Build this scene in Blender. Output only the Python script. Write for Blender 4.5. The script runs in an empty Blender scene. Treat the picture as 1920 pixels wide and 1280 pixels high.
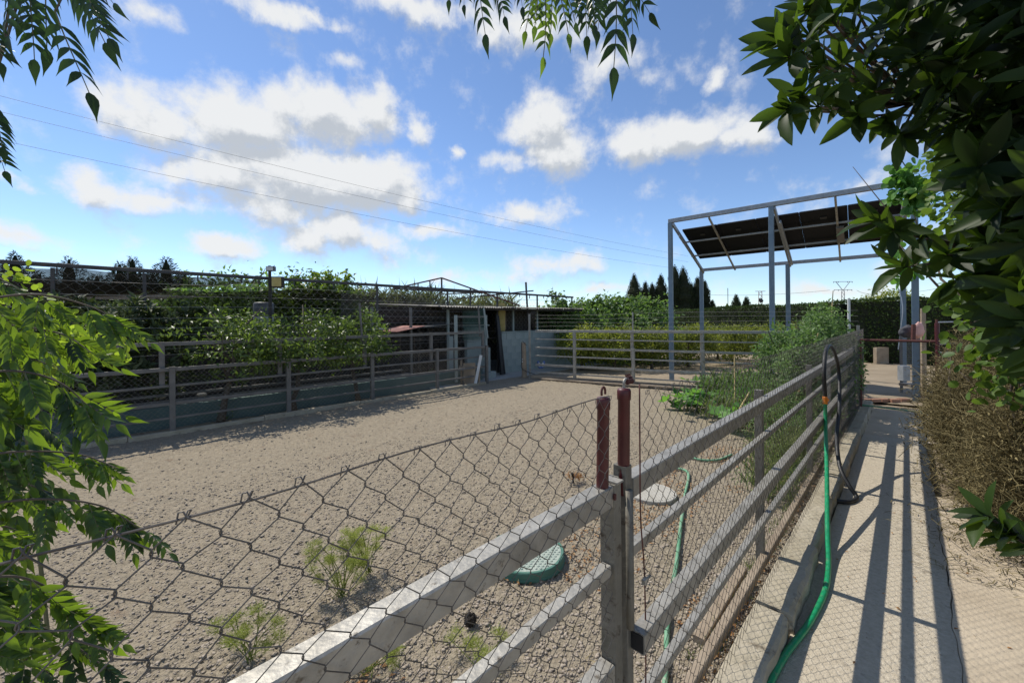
import bpy, math, random
import numpy as np
from mathutils import Vector, Matrix, noise as mnoise

S = bpy.context.scene
C = S.collection
rng = np.random.default_rng(11)
random.seed(5)
R = math.radians

# ---------------------------------------------------------------- camera
F, CX, CY, H, ROLL = 760.0, 960.0, 601.0, 1.60, 0.010
cd = bpy.data.cameras.new('camera')
cam = bpy.data.objects.new('camera', cd)
C.objects.link(cam)
cd.sensor_fit = 'HORIZONTAL'
cd.sensor_width = 36.0
cd.lens = 36.0 * F / 1920.0
cd.shift_y = -(640.0 - CY) / 1920.0
cd.clip_start = 0.05
cd.clip_end = 3000.0
cam.matrix_world = (Matrix.Translation((0, 0, H)) @ Matrix.Rotation(R(90), 4, 'X')
                    @ Matrix.Rotation(-ROLL, 4, 'Z'))
S.camera = cam

# ---------------------------------------------------------------- light
SUN_EL = R(54)
SUN_AZ = math.atan2(-0.76, 0.65)
EXPOSURE = 0.24
sd = bpy.data.lights.new('sun', 'SUN')
sd.energy = 4.0
sd.angle = R(0.53)
sd.color = (1.0, 0.945, 0.85)
sun = bpy.data.objects.new('sun', sd)
C.objects.link(sun)
sdir = Vector((math.sin(SUN_AZ) * math.cos(SUN_EL), math.cos(SUN_AZ) * math.cos(SUN_EL), math.sin(SUN_EL)))
sun.rotation_euler = sdir.to_track_quat('Z', 'Y').to_euler()
sun.location = (0, 0, 30)

S.view_settings.view_transform = 'Standard'
S.view_settings.look = 'None'
S.view_settings.gamma = 1
S.view_settings.exposure = EXPOSURE
S.view_settings.use_curve_mapping = False
S.cycles.max_bounces = 8
S.cycles.transparent_max_bounces = 24
S.cycles.sample_clamp_indirect = 6

# ---------------------------------------------------------------- world: sky with clouds
SKY_STRENGTH = 0.138
CLOUDS = [  # azimuth / elevation blobs, given as picture bearings px, py, rx, ry, weight
    (300,225,150,60,1.0),(440,225,170,75,1.1),(600,215,150,70,1.1),(700,200,70,70,.9),(420,320,150,70,1.0),
    (560,330,190,80,1.2),(700,340,120,80,1.1),(760,370,60,45,.9),(190,350,85,38,.9),(300,370,120,36,.8),
    (620,430,150,50,.9),(700,460,70,40,.8),(520,390,150,50,.9),(800,438,60,20,.7),
    (428,460,72,28,.9),(790,240,30,38,.8),(862,280,16,18,.7),
    (1020,235,85,55,1.0),(1050,285,80,55,1.0),(950,300,60,30,.7),
    (1280,255,125,55,1.1),(1190,275,65,42,.9),(1390,262,65,42,.9),(1340,155,30,18,.6),
    (985,400,85,26,.7),(1040,500,95,26,.75),(960,520,60,18,.5),(1630,338,90,28,.7),
    (800,10,180,42,.75),(1000,55,150,60,.75),(1130,120,90,55,.55),(500,12,100,28,.7),(580,25,70,16,.6),(290,15,60,34,.5),
    (850,520,90,14,.5),(60,450,90,32,.65),(30,345,46,20,.7),(1560,548,180,16,.55),(1120,545,80,13,.55),(1710,510,80,24,.45),(650,120,50,24,.5)]
world = bpy.data.worlds.new("World")
S.world = world
world.use_nodes = True
nt = world.node_tree
for n in list(nt.nodes):
    nt.nodes.remove(n)
def N(tree, kind, **kw):
    n = tree.nodes.new(kind)
    for k, v in kw.items():
        if k.startswith('i_'):
            n.inputs[int(k[2:])].default_value = v
        else:
            setattr(n, k, v)
    return n
def bearing(px, py):
    dx, dy = px - CX, CY - py
    X, Z = (dx + ROLL * dy) / F, (dy - ROLL * dx) / F
    return math.atan2(X, 1), math.atan2(Z, math.hypot(X, 1))
g = bpy.data.node_groups.new('cloud_density', 'ShaderNodeTree')
g.interface.new_socket('uv', in_out='INPUT', socket_type='NodeSocketVector')
g.interface.new_socket('density', in_out='OUTPUT', socket_type='NodeSocketFloat')
gi = N(g, 'NodeGroupInput'); go = N(g, 'NodeGroupOutput')
nz = N(g, 'ShaderNodeTexNoise'); nz.inputs['Scale'].default_value = 7.0; nz.inputs['Detail'].default_value = 7; nz.inputs['Roughness'].default_value = .6
g.links.new(gi.outputs[0], nz.inputs['Vector'])
wv = N(g, 'ShaderNodeVectorMath', operation='MULTIPLY_ADD')
wv.inputs[1].default_value = (.16, .10, 0); wv.inputs[2].default_value = (-.08, -.05, 0)
g.links.new(nz.outputs['Color'], wv.inputs[0])
ad = N(g, 'ShaderNodeVectorMath', operation='ADD')
g.links.new(gi.outputs[0], ad.inputs[0]); g.links.new(wv.outputs[0], ad.inputs[1])
last = None
for (px, py, rx, ry, w) in CLOUDS:
    a, e = bearing(px, py)
    a1, _ = bearing(px + rx, py); a0, _ = bearing(px - rx, py)
    _, e1 = bearing(px, py - ry); _, e0 = bearing(px, py + ry)
    ix, iy = 2 / (a1 - a0), 2 / (e1 - e0)
    m = N(g, 'ShaderNodeVectorMath', operation='MULTIPLY_ADD')
    m.inputs[1].default_value = (ix, iy, 0); m.inputs[2].default_value = (-a * ix, -e * iy, 0)
    g.links.new(ad.outputs[0], m.inputs[0])
    l = N(g, 'ShaderNodeVectorMath', operation='LENGTH'); g.links.new(m.outputs[0], l.inputs[0])
    q = N(g, 'ShaderNodeMath', operation='MULTIPLY_ADD'); q.inputs[1].default_value = -w; q.inputs[2].default_value = w * 1.22
    g.links.new(l.outputs['Value'], q.inputs[0])
    if last is None:
        last = q
    else:
        mx = N(g, 'ShaderNodeMath', operation='SMOOTH_MAX'); mx.inputs[2].default_value = .12
        g.links.new(last.outputs[0], mx.inputs[0]); g.links.new(q.outputs[0], mx.inputs[1]); last = mx
# the sky behind and beside the camera carries the same kind of cloud
nb = N(g, 'ShaderNodeTexNoise'); nb.inputs['Scale'].default_value = 2.2; nb.inputs['Detail'].default_value = 3
g.links.new(gi.outputs[0], nb.inputs['Vector'])
sx = N(g, 'ShaderNodeSeparateXYZ'); g.links.new(gi.outputs[0], sx.inputs[0])
ab = N(g, 'ShaderNodeMath', operation='ABSOLUTE'); g.links.new(sx.outputs[0], ab.inputs[0])
out_ = N(g, 'ShaderNodeMapRange'); out_.inputs[1].default_value = .95; out_.inputs[2].default_value = 1.2; g.links.new(ab.outputs[0], out_.inputs[0])
bm_ = N(g, 'ShaderNodeMapRange'); bm_.inputs[1].default_value = .5; bm_.inputs[2].default_value = .72; g.links.new(nb.outputs[0], bm_.inputs[0])
bq = N(g, 'ShaderNodeMath', operation='MULTIPLY'); g.links.new(out_.outputs[0], bq.inputs[0]); g.links.new(bm_.outputs[0], bq.inputs[1])
mx = N(g, 'ShaderNodeMath', operation='MAXIMUM'); g.links.new(last.outputs[0], mx.inputs[0]); g.links.new(bq.outputs[0], mx.inputs[1])
n2 = N(g, 'ShaderNodeTexNoise'); n2.inputs['Scale'].default_value = 11.0; n2.inputs['Detail'].default_value = 8; n2.inputs['Roughness'].default_value = .62
g.links.new(gi.outputs[0], n2.inputs['Vector'])
fm = N(g, 'ShaderNodeMath', operation='MULTIPLY_ADD'); fm.inputs[1].default_value = 2.05; fm.inputs[2].default_value = -1.16
g.links.new(n2.outputs[0], fm.inputs[0])
sm = N(g, 'ShaderNodeMath', operation='ADD'); g.links.new(mx.outputs[0], sm.inputs[0]); g.links.new(fm.outputs[0], sm.inputs[1])
g.links.new(sm.outputs[0], go.inputs[0])

tc = N(nt, 'ShaderNodeTexCoord')
sp = N(nt, 'ShaderNodeSeparateXYZ'); nt.links.new(tc.outputs['Generated'], sp.inputs[0])
az = N(nt, 'ShaderNodeMath', operation='ARCTAN2'); nt.links.new(sp.outputs[0], az.inputs[0]); nt.links.new(sp.outputs[1], az.inputs[1])
el = N(nt, 'ShaderNodeMath', operation='ARCSINE'); nt.links.new(sp.outputs[2], el.inputs[0])
cb = N(nt, 'ShaderNodeCombineXYZ'); nt.links.new(az.outputs[0], cb.inputs[0]); nt.links.new(el.outputs[0], cb.inputs[1])
d0 = N(nt, 'ShaderNodeGroup', node_tree=g); nt.links.new(cb.outputs[0], d0.inputs[0])
up = N(nt, 'ShaderNodeVectorMath', operation='ADD'); up.inputs[1].default_value = (-.012, .035, 0); nt.links.new(cb.outputs[0], up.inputs[0])
d1 = N(nt, 'ShaderNodeGroup', node_tree=g); nt.links.new(up.outputs[0], d1.inputs[0])
al = N(nt, 'ShaderNodeMapRange', interpolation_type='SMOOTHSTEP'); al.inputs[1].default_value = -.14; al.inputs[2].default_value = .68; nt.links.new(d0.outputs[0], al.inputs[0])
al.inputs[4].default_value = .96
df = N(nt, 'ShaderNodeMath', operation='SUBTRACT'); nt.links.new(d1.outputs[0], df.inputs[0]); nt.links.new(d0.outputs[0], df.inputs[1])
sh = N(nt, 'ShaderNodeMath', operation='MULTIPLY_ADD'); sh.inputs[1].default_value = 1.3; nt.links.new(df.outputs[0], sh.inputs[0])
tk = N(nt, 'ShaderNodeMath', operation='MULTIPLY'); tk.inputs[1].default_value = .55; nt.links.new(d1.outputs[0], tk.inputs[0]); nt.links.new(tk.outputs[0], sh.inputs[2])
gr = N(nt, 'ShaderNodeMapRange', interpolation_type='SMOOTHSTEP'); gr.inputs[1].default_value = -.10; gr.inputs[2].default_value = .95; nt.links.new(sh.outputs[0], gr.inputs[0])
cc = N(nt, 'ShaderNodeMix', data_type='RGBA'); cc.inputs['A'].default_value = (.92, .93, .93, 1); cc.inputs['B'].default_value = (.57, .61, .66, 1)
nt.links.new(gr.outputs[0], cc.inputs['Factor'])
sky = N(nt, 'ShaderNodeTexSky', sky_type='NISHITA', sun_disc=False, sun_elevation=SUN_EL, sun_rotation=SUN_AZ)
sky.air_density = 0.85; sky.dust_density = 0.05; sky.ozone_density = 1.6; sky.altitude = 50
tn = N(nt, 'ShaderNodeMix', data_type='RGBA'); tn.blend_type = 'MULTIPLY'; tn.inputs['Factor'].default_value = 1; tn.inputs['B'].default_value = (.87, .94, 1.03, 1)
nt.links.new(sky.outputs[0], tn.inputs['A'])
b0 = N(nt, 'ShaderNodeBackground'); b0.inputs[1].default_value = SKY_STRENGTH; nt.links.new(tn.outputs['Result'], b0.inputs[0])
b1 = N(nt, 'ShaderNodeBackground'); b1.inputs[1].default_value = 0.80; nt.links.new(cc.outputs['Result'], b1.inputs[0])
ms = N(nt, 'ShaderNodeMixShader'); nt.links.new(al.outputs[0], ms.inputs[0]); nt.links.new(b0.outputs[0], ms.inputs[1]); nt.links.new(b1.outputs[0], ms.inputs[2])
wo = N(nt, 'ShaderNodeOutputWorld'); nt.links.new(ms.outputs[0], wo.inputs[0])
world.cycles.sampling_method = 'MANUAL'
world.cycles.sample_map_resolution = 512

# ---------------------------------------------------------------- places
D1 = np.array([.697, .717, 0.0])            # along the path and the near fence
D2 = np.array([-.717, .697, 0.0])           # across, towards the far fence
UPV = np.array([0, 0, 1.0])
VF = .608                                   # the near fence stands on this line
def UV(u, v, z=0.0):
    return D1 * u + D2 * v + UPV * z
def ray(px, py):
    dx, dy = px - CX, CY - py
    return np.array([(dx + ROLL * dy) / F, 1.0, (dy - ROLL * dx) / F])
def at(px, py, Y):
    return np.array([0, 0, H]) + ray(px, py) * Y
def G(px, py, z=0.0):
    r = ray(px, py)
    return np.array([0, 0, H]) + r * ((z - H) / r[2])
def u_at(px, v, py=640):
    r = ray(px, py)
    # u*D1x + v*D2x = X ; u*D1y+v*D2y = Y ; X = rx*Y
    return v * (r[0] * D2[1] - D2[0]) / (D1[0] - r[0] * D1[1])
def on_line(px, A, B, py=640):
    r = ray(px, py)
    t = (r[0] * A[1] - A[0]) / ((B[0] - A[0]) - r[0] * (B[1] - A[1]))
    return A + (B - A) * t

# ---------------------------------------------------------------- materials
def newmat(name):
    m = bpy.data.materials.new(name); m.use_nodes = True
    t = m.node_tree
    b = t.nodes['Principled BSDF']
    return m, t, b
def surf(name, c1, c2, scale=6, rough=.7, bump=.2, bscale=40, metal=0.0, c3=None, spots=.6, spotscale=3, spec=.4, obj=True, stretch=None, detail=6):
    m, t, b = newmat(name)
    co = N(t, 'ShaderNodeTexCoord'); src = co.outputs['Object']
    if stretch:
        mp = N(t, 'ShaderNodeMapping'); mp.inputs['Scale'].default_value = stretch
        t.links.new(src, mp.inputs['Vector']); src = mp.outputs[0]
    n = N(t, 'ShaderNodeTexNoise'); n.inputs['Scale'].default_value = scale; n.inputs['Detail'].default_value = detail; n.inputs['Roughness'].default_value = .65
    t.links.new(src, n.inputs['Vector'])
    r = N(t, 'ShaderNodeMapRange'); r.inputs[1].default_value = .33; r.inputs[2].default_value = .67; t.links.new(n.outputs[0], r.inputs[0])
    mx = N(t, 'ShaderNodeMix', data_type='RGBA'); mx.inputs['A'].default_value = (*c1, 1); mx.inputs['B'].default_value = (*c2, 1)
    t.links.new(r.outputs[0], mx.inputs['Factor']); col = mx.outputs['Result']
    if c3:
        n3 = N(t, 'ShaderNodeTexNoise'); n3.inputs['Scale'].default_value = spotscale; n3.inputs['Detail'].default_value = 8; n3.inputs['Roughness'].default_value = .7
        t.links.new(src, n3.inputs['Vector'])
        r3 = N(t, 'ShaderNodeMapRange'); r3.inputs[1].default_value = spots; r3.inputs[2].default_value = spots + .1; t.links.new(n3.outputs[0], r3.inputs[0])
        m3 = N(t, 'ShaderNodeMix', data_type='RGBA'); m3.inputs['B'].default_value = (*c3, 1); t.links.new(r3.outputs[0], m3.inputs['Factor']); t.links.new(col, m3.inputs['A'])
        col = m3.outputs['Result']
    t.links.new(col, b.inputs['Base Color'])
    b.inputs['Roughness'].default_value = rough; b.inputs['Metallic'].default_value = metal
    b.inputs['Specular IOR Level'].default_value = spec
    if bump:
        nb = N(t, 'ShaderNodeTexNoise'); nb.inputs['Scale'].default_value = bscale; nb.inputs['Detail'].default_value = 6
        t.links.new(src, nb.inputs['Vector'])
        bp = N(t, 'ShaderNodeBump'); bp.inputs['Strength'].default_value = bump; bp.inputs['Distance'].default_value = .02
        t.links.new(nb.outputs[0], bp.inputs['Height']); t.links.new(bp.outputs[0], b.inputs['Normal'])
    return m
def leafmat(name, c1, c2, trans, tf=.4, rough=.42, spec=.4):
    m, t, b = newmat(name)
    a = N(t, 'ShaderNodeAttribute'); a.attribute_name = 'tint'
    oi = N(t, 'ShaderNodeObjectInfo')
    ad = N(t, 'ShaderNodeMath', operation='ADD'); t.links.new(a.outputs['Fac'], ad.inputs[0])
    mu = N(t, 'ShaderNodeMath', operation='MULTIPLY_ADD'); mu.inputs[1].default_value = .5; mu.inputs[2].default_value = -.25
    t.links.new(oi.outputs['Random'], mu.inputs[0]); t.links.new(mu.outputs[0], ad.inputs[1])
    ad.use_clamp = True
    mx = N(t, 'ShaderNodeMix', data_type='RGBA'); mx.inputs['A'].default_value = (*c1, 1); mx.inputs['B'].default_value = (*c2, 1)
    t.links.new(ad.outputs[0], mx.inputs['Factor']); t.links.new(mx.outputs['Result'], b.inputs['Base Color'])
    b.inputs['Roughness'].default_value = rough; b.inputs['Specular IOR Level'].default_value = spec
    tr = N(t, 'ShaderNodeBsdfTranslucent')
    m2 = N(t, 'ShaderNodeMix', data_type='RGBA'); m2.inputs['A'].default_value = (*[x * .55 for x in trans], 1); m2.inputs['B'].default_value = (*[min(1, x * 1.35) for x in trans], 1)
    t.links.new(ad.outputs[0], m2.inputs['Factor']); t.links.new(m2.outputs['Result'], tr.inputs[0])
    ms = N(t, 'ShaderNodeMixShader'); ms.inputs[0].default_value = tf
    o = t.nodes['Material Output']
    t.links.new(b.outputs[0], ms.inputs[1]); t.links.new(tr.outputs[0], ms.inputs[2]); t.links.new(ms.outputs[0], o.inputs[0])
    return m
def netmat(name, col, fac, scale):
    m, t, b = newmat(name)
    b.inputs['Base Color'].default_value = (*col, 1); b.inputs['Roughness'].default_value = .9
    co = N(t, 'ShaderNodeTexCoord')
    n = N(t, 'ShaderNodeTexNoise'); n.inputs['Scale'].default_value = scale; n.inputs['Detail'].default_value = 4
    t.links.new(co.outputs['Object'], n.inputs['Vector'])
    r = N(t, 'ShaderNodeMapRange'); r.inputs[1].default_value = .3; r.inputs[2].default_value = .7; r.inputs[3].default_value = fac - .13; r.inputs[4].default_value = fac + .13
    t.links.new(n.outputs[0], r.inputs[0])
    tp = N(t, 'ShaderNodeBsdfTransparent'); ms = N(t, 'ShaderNodeMixShader')
    t.links.new(r.outputs[0], ms.inputs[0]); t.links.new(tp.outputs[0], ms.inputs[1]); t.links.new(b.outputs[0], ms.inputs[2])
    t.links.new(ms.outputs[0], t.nodes['Material Output'].inputs[0])
    return m

M = {}
M['steel'] = surf('galvanised_steel', (.27, .255, .22), (.42, .40, .355), 11, .56, .15, 60, .55, (.12, .10, .075), .585, 26)
M['steel_dull'] = surf('dirty_shaded_steel', (.135, .125, .10), (.23, .215, .18), 8, .65, .15, 60, .3, (.07, .055, .04), .56, 16)  # darker steel copy for stiles and posts: dirt plus their shaded fronts in the colour
M['steel_dark'] = surf('dark_steel', (.045, .045, .048), (.085, .08, .075), 7, .6, .1, 60, .1, (.12, .06, .04), .6, 10)
M['steel_far'] = surf('weathered_steel', (.12, .115, .105), (.19, .18, .165), 7, .62, .1, 60, .15, (.15, .12, .09), .58, 14)
M['wire'] = surf('fence_wire', (.07, .062, .055), (.15, .135, .12), 30, .42, 0, 1, .4)
M['wire_far'] = surf('far_fence_wire', (.22, .21, .19), (.32, .30, .27), 30, .5, 0, 1, .4)
M['red'] = surf('dark_red_paint', (.055, .007, .009), (.085, .011, .013), 14, .45, .08, 90, 0, (.27, .20, .18), .62, 18, .5)
M['rust'] = surf('rusty_red_steel', (.075, .026, .022), (.13, .045, .036), 20, .65, .2, 70, .1)
M['blue'] = surf('blue_grey_steel_paint', (.13, .185, .235), (.18, .24, .29), 5, .5, .08, 40, .1, (.30, .33, .35), .64, 9)
M['blackpl'] = surf('black_rubber', (.012, .012, .013), (.03, .03, .03), 10, .5, .1, 60)
M['panelback'] = surf('panel_backsheet', (.004, .0048, .007), (.008, .009, .012), 3, .6, 0, 1, spec=.2)
M['alum'] = surf('aluminium', (.24, .26, .28), (.34, .36, .38), 12, .5, .05, 60, .3)
M['path'] = surf('path_concrete', (.40, .345, .26), (.54, .475, .37), 38, .92, .42, 110, 0, (.21, .18, .14), .60, 6, .15)
M['slab'] = surf('beige_concrete', (.40, .33, .24), (.51, .43, .32), 1.6, .92, .35, 60, 0, (.29, .23, .17), .62, 4, .15)
M['kerb'] = surf('kerb_concrete', (.32, .28, .20), (.43, .38, .29), 4, .9, .7, 40, 0, (.18, .15, .11), .58, 9, .15)
M['dirt'] = surf('arena_dirt', (.24, .20, .144), (.345, .293, .214), 22, .95, 1.0, 60, 0, (.22, .165, .115), .60, 3, .1, detail=12)
M['earth'] = surf('dry_earth', (.22, .175, .12), (.33, .27, .195), .6, .95, .6, 12, 0, (.20, .17, .11), .6, 1.5, .1)
M['teal'] = surf('teal_paint', (.095, .145, .135), (.13, .185, .17), 2, .8, .2, 30, 0, (.17, .19, .17), .60, 5, .2)
M['tealwall'] = surf('pale_teal_paint', (.24, .295, .285), (.33, .375, .36), 1.5, .85, .3, 20, 0, (.22, .28, .27), .60, 4, .2)
M['floor'] = surf('shed_floor', (.30, .30, .28), (.38, .38, .36), 1, .9, .3, 20)
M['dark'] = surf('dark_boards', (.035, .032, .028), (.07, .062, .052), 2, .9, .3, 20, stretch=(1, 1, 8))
M['roof'] = surf('corrugated_sheet', (.14, .135, .125), (.22, .21, .19), 3, .7, .1, 20, .2)
M['redtile'] = surf('red_sheet', (.30, .13, .10), (.42, .22, .18), 4, .85, .2, 20)
M['greensheet'] = surf('green_tarp', (.04, .085, .06), (.07, .12, .085), 2, .7, .1, 20)
M['yellow'] = surf('yellowed_plastic', (.42, .33, .10), (.55, .45, .18), 6, .6, 0, 1)
M['white'] = surf('white_paint', (.55, .56, .55), (.70, .70, .68), 5, .6, .1, 30)
M['wood'] = surf('weathered_wood', (.24, .185, .13), (.36, .29, .21), 6, .85, .4, 30, stretch=(1, 1, 1))
M['cane'] = surf('cane', (.42, .31, .13), (.55, .43, .21), 20, .6, .1, 30)
M['barrel'] = surf('grey_plastic', (.06, .06, .06), (.12, .12, .12), 4, .5, 0, 1)
M['hose'] = surf('green_hose', (.008, .22, .085), (.012, .30, .12), 12, .32, .05, 60, 0, (.12, .25, .14), .56, 26, .5)
M['hosedusty'] = surf('dusty_green_hose', (.10, .27, .15), (.20, .36, .23), 12, .6, .05, 60, 0, (.34, .36, .26), .55, 14, .3)
M['orange'] = surf('orange_plastic', (.75, .22, .02), (.85, .30, .03), 9, .4, 0, 1)
M['manhole_green'] = surf('green_cover_paint', (.055, .15, .11), (.09, .20, .15), 10, .7, .2, 60)
M['manhole_top'] = surf('dusty_cover_top', (.28, .34, .29), (.38, .42, .36), 14, .85, .3, 60, 0, (.12, .22, .17), .56, 20)
M['manhole_pale'] = surf('pale_cover', (.36, .34, .29), (.44, .42, .37), 12, .85, .3, 60)
M['dung'] = surf('dark_dung', (.015, .012, .009), (.045, .035, .025), 30, .9, .8, 60)
M['stone'] = surf('pale_stone', (.40, .37, .31), (.52, .49, .42), 6, .9, .5, 30)
M['pebble'] = surf('gravel', (.27, .225, .175), (.44, .375, .30), 30, .92, 0, 1, 0, (.20, .16, .12), .60, 60, .15)
M['deadleaf'] = leafmat('dead_leaves', (.28, .13, .05), (.40, .24, .11), (.35, .16, .05), .2, .8, .2)
M['brick'] = surf('red_brick', (.26, .13, .085), (.36, .21, .14), 8, .9, .3, 30)
M['bark'] = surf('bark', (.075, .06, .045), (.13, .105, .08), 12, .9, .6, 30, stretch=(1, 1, .3))
M['twig'] = surf('twigs', (.10, .11, .05), (.16, .15, .08), 20, .8, .1, 30)
M['cable'] = surf('cable', (.03, .03, .035), (.05, .05, .055), 1, .6, 0, 1)
M['pink'] = surf('pink_cloth', (.62, .33, .28), (.72, .45, .40), 8, .9, .3, 30)
M['darkcloth'] = surf('dark_cloth', (.05, .05, .06), (.09, .09, .10), 8, .9, .3, 30)
M['bluepl'] = surf('blue_plastic', (.08, .13, .32), (.12, .20, .42), 8, .5, 0, 1)
M['pylonred'] = surf('pylon_paint', (.22, .10, .09), (.30, .16, .14), 2, .7, 0, 1)
M['pylon'] = surf('pylon_steel', (.22, .23, .24), (.30, .31, .32), 2, .7, 0, 1)
M['net'] = netmat('shade_net', (.04, .036, .032), .76, 3)
M['netthin'] = netmat('thin_net', (.085, .075, .065), .42, 3)
M['l_laurel'] = leafmat('laurel_leaf', (.009, .020, .006), (.030, .056, .012), (.16, .28, .018), .24, .48, .18)
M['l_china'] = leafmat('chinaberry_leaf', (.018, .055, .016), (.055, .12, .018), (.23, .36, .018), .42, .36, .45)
M['l_china2'] = leafmat('shaded_chinaberry_leaf', (.014, .030, .010), (.03, .06, .014), (.06, .13, .012), .25, .4, .35)  # darker copy of the chinaberry leaf, the overhead shade put into its colour
M['l_vine'] = leafmat('vine_leaf', (.06, .13, .02), (.16, .22, .03), (.40, .55, .04), .45, .5, .3)
M['l_climb'] = leafmat('climber_leaf', (.035, .08, .018), (.10, .16, .03), (.20, .32, .03), .34, .5, .3)
M['l_citrus'] = leafmat('citrus_leaf', (.045, .08, .022), (.14, .19, .045), (.22, .34, .04), .34, .42, .4)
M['l_dull'] = leafmat('loquat_leaf', (.035, .055, .025), (.10, .12, .05), (.14, .20, .05), .25, .5, .35)
M['l_lemon'] = leafmat('yellow_green_leaf', (.055, .09, .018), (.20, .21, .035), (.38, .44, .05), .38, .5, .35)
M['l_fig'] = leafmat('fig_leaf', (.07, .12, .04), (.16, .22, .08), (.22, .38, .06), .35, .55, .3)
M['l_conifer'] = leafmat('conifer_needles', (.016, .028, .013), (.035, .052, .020), (.03, .06, .015), .12, .7, .2)
M['l_hedge'] = leafmat('hedge_leaf', (.020, .040, .010), (.055, .085, .020), (.09, .15, .02), .22, .7, .2)
M['l_reed'] = leafmat('reed_leaf', (.08, .10, .035), (.17, .16, .07), (.20, .24, .06), .3, .7, .2)
M['l_tomato'] = leafmat('tomato_leaf', (.08, .14, .055), (.18, .25, .10), (.20, .36, .07), .35, .6, .3)
M['l_squash'] = leafmat('squash_leaf', (.05, .15, .03), (.13, .26, .06), (.22, .48, .06), .38, .55, .3)
M['l_weed'] = leafmat('weed_leaf', (.10, .14, .05), (.22, .24, .09), (.24, .32, .08), .3, .7, .2)
M['l_fennel'] = leafmat('fennel_frond', (.22, .27, .055), (.40, .43, .12), (.44, .50, .10), .38, .7, .2)
M['dry'] = leafmat('dry_twigs', (.055, .048, .020), (.33, .27, .135), (.25, .18, .07), .15, .85, .15)
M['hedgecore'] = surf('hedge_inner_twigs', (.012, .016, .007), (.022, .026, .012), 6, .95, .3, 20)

# ---------------------------------------------------------------- mesh helpers
def link(o, parent=None):
    C.objects.link(o)
    if parent is not None:
        o.parent = parent
    return o
def wloc(o):
    p = np.zeros(3)
    while o is not None:
        p += np.array(o.location); o = o.parent
    return p
def mesh_from(name, V, Fs, mat, smooth=False, tint=None):
    me = bpy.data.meshes.new(name)
    V = np.asarray(V, np.float32)
    if isinstance(Fs, np.ndarray):
        k = Fs.shape[1]; n = len(Fs)
        me.vertices.add(len(V)); me.vertices.foreach_set('co', V.ravel())
        me.loops.add(n * k); me.loops.foreach_set('vertex_index', Fs.ravel().astype(np.int32))
        me.polygons.add(n); me.polygons.foreach_set('loop_start', np.arange(0, n * k, k, dtype=np.int32))
        me.polygons.foreach_set('loop_total', np.full(n, k, np.int32))
        me.update(calc_edges=True)
    else:
        me.from_pydata([tuple(map(float, v)) for v in V], [], Fs)
    me.materials.append(mat)
    if smooth:
        me.polygons.foreach_set('use_smooth', np.ones(len(me.polygons), bool))
    if tint is not None:
        a = me.attributes.new('tint', 'FLOAT', 'FACE'); a.data.foreach_set('value', np.asarray(tint, np.float32))
    me.update()
    return me
def put(name, V, Fs, mat, parent=None, origin=None, smooth=False, tint=None):
    if parent is not None:
        og = wloc(parent) if origin is None else np.asarray(origin, float)
    else:
        og = np.zeros(3) if origin is None else np.asarray(origin, float)
    me = mesh_from(name, np.asarray(V, float) - og, Fs, mat, smooth, tint)
    o = bpy.data.objects.new(name, me)
    link(o, parent)
    o.location = tuple(og - (wloc(parent) if parent is not None else 0))
    return o
def tag(o, label=None, cat=None, group=None, kind=None):
    if label: o['label'] = label
    if cat: o['category'] = cat
    if group: o['group'] = group
    if kind: o['kind'] = kind
    return o
def thing(name, label, cat, loc, group=None):
    o = bpy.data.objects.new(name, None); C.objects.link(o)
    o.location = tuple(map(float, loc)); o.empty_display_size = .1
    return tag(o, label, cat, group)
def nrm(a):
    a = np.asarray(a, float); return a / (np.linalg.norm(a) + 1e-12)
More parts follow.
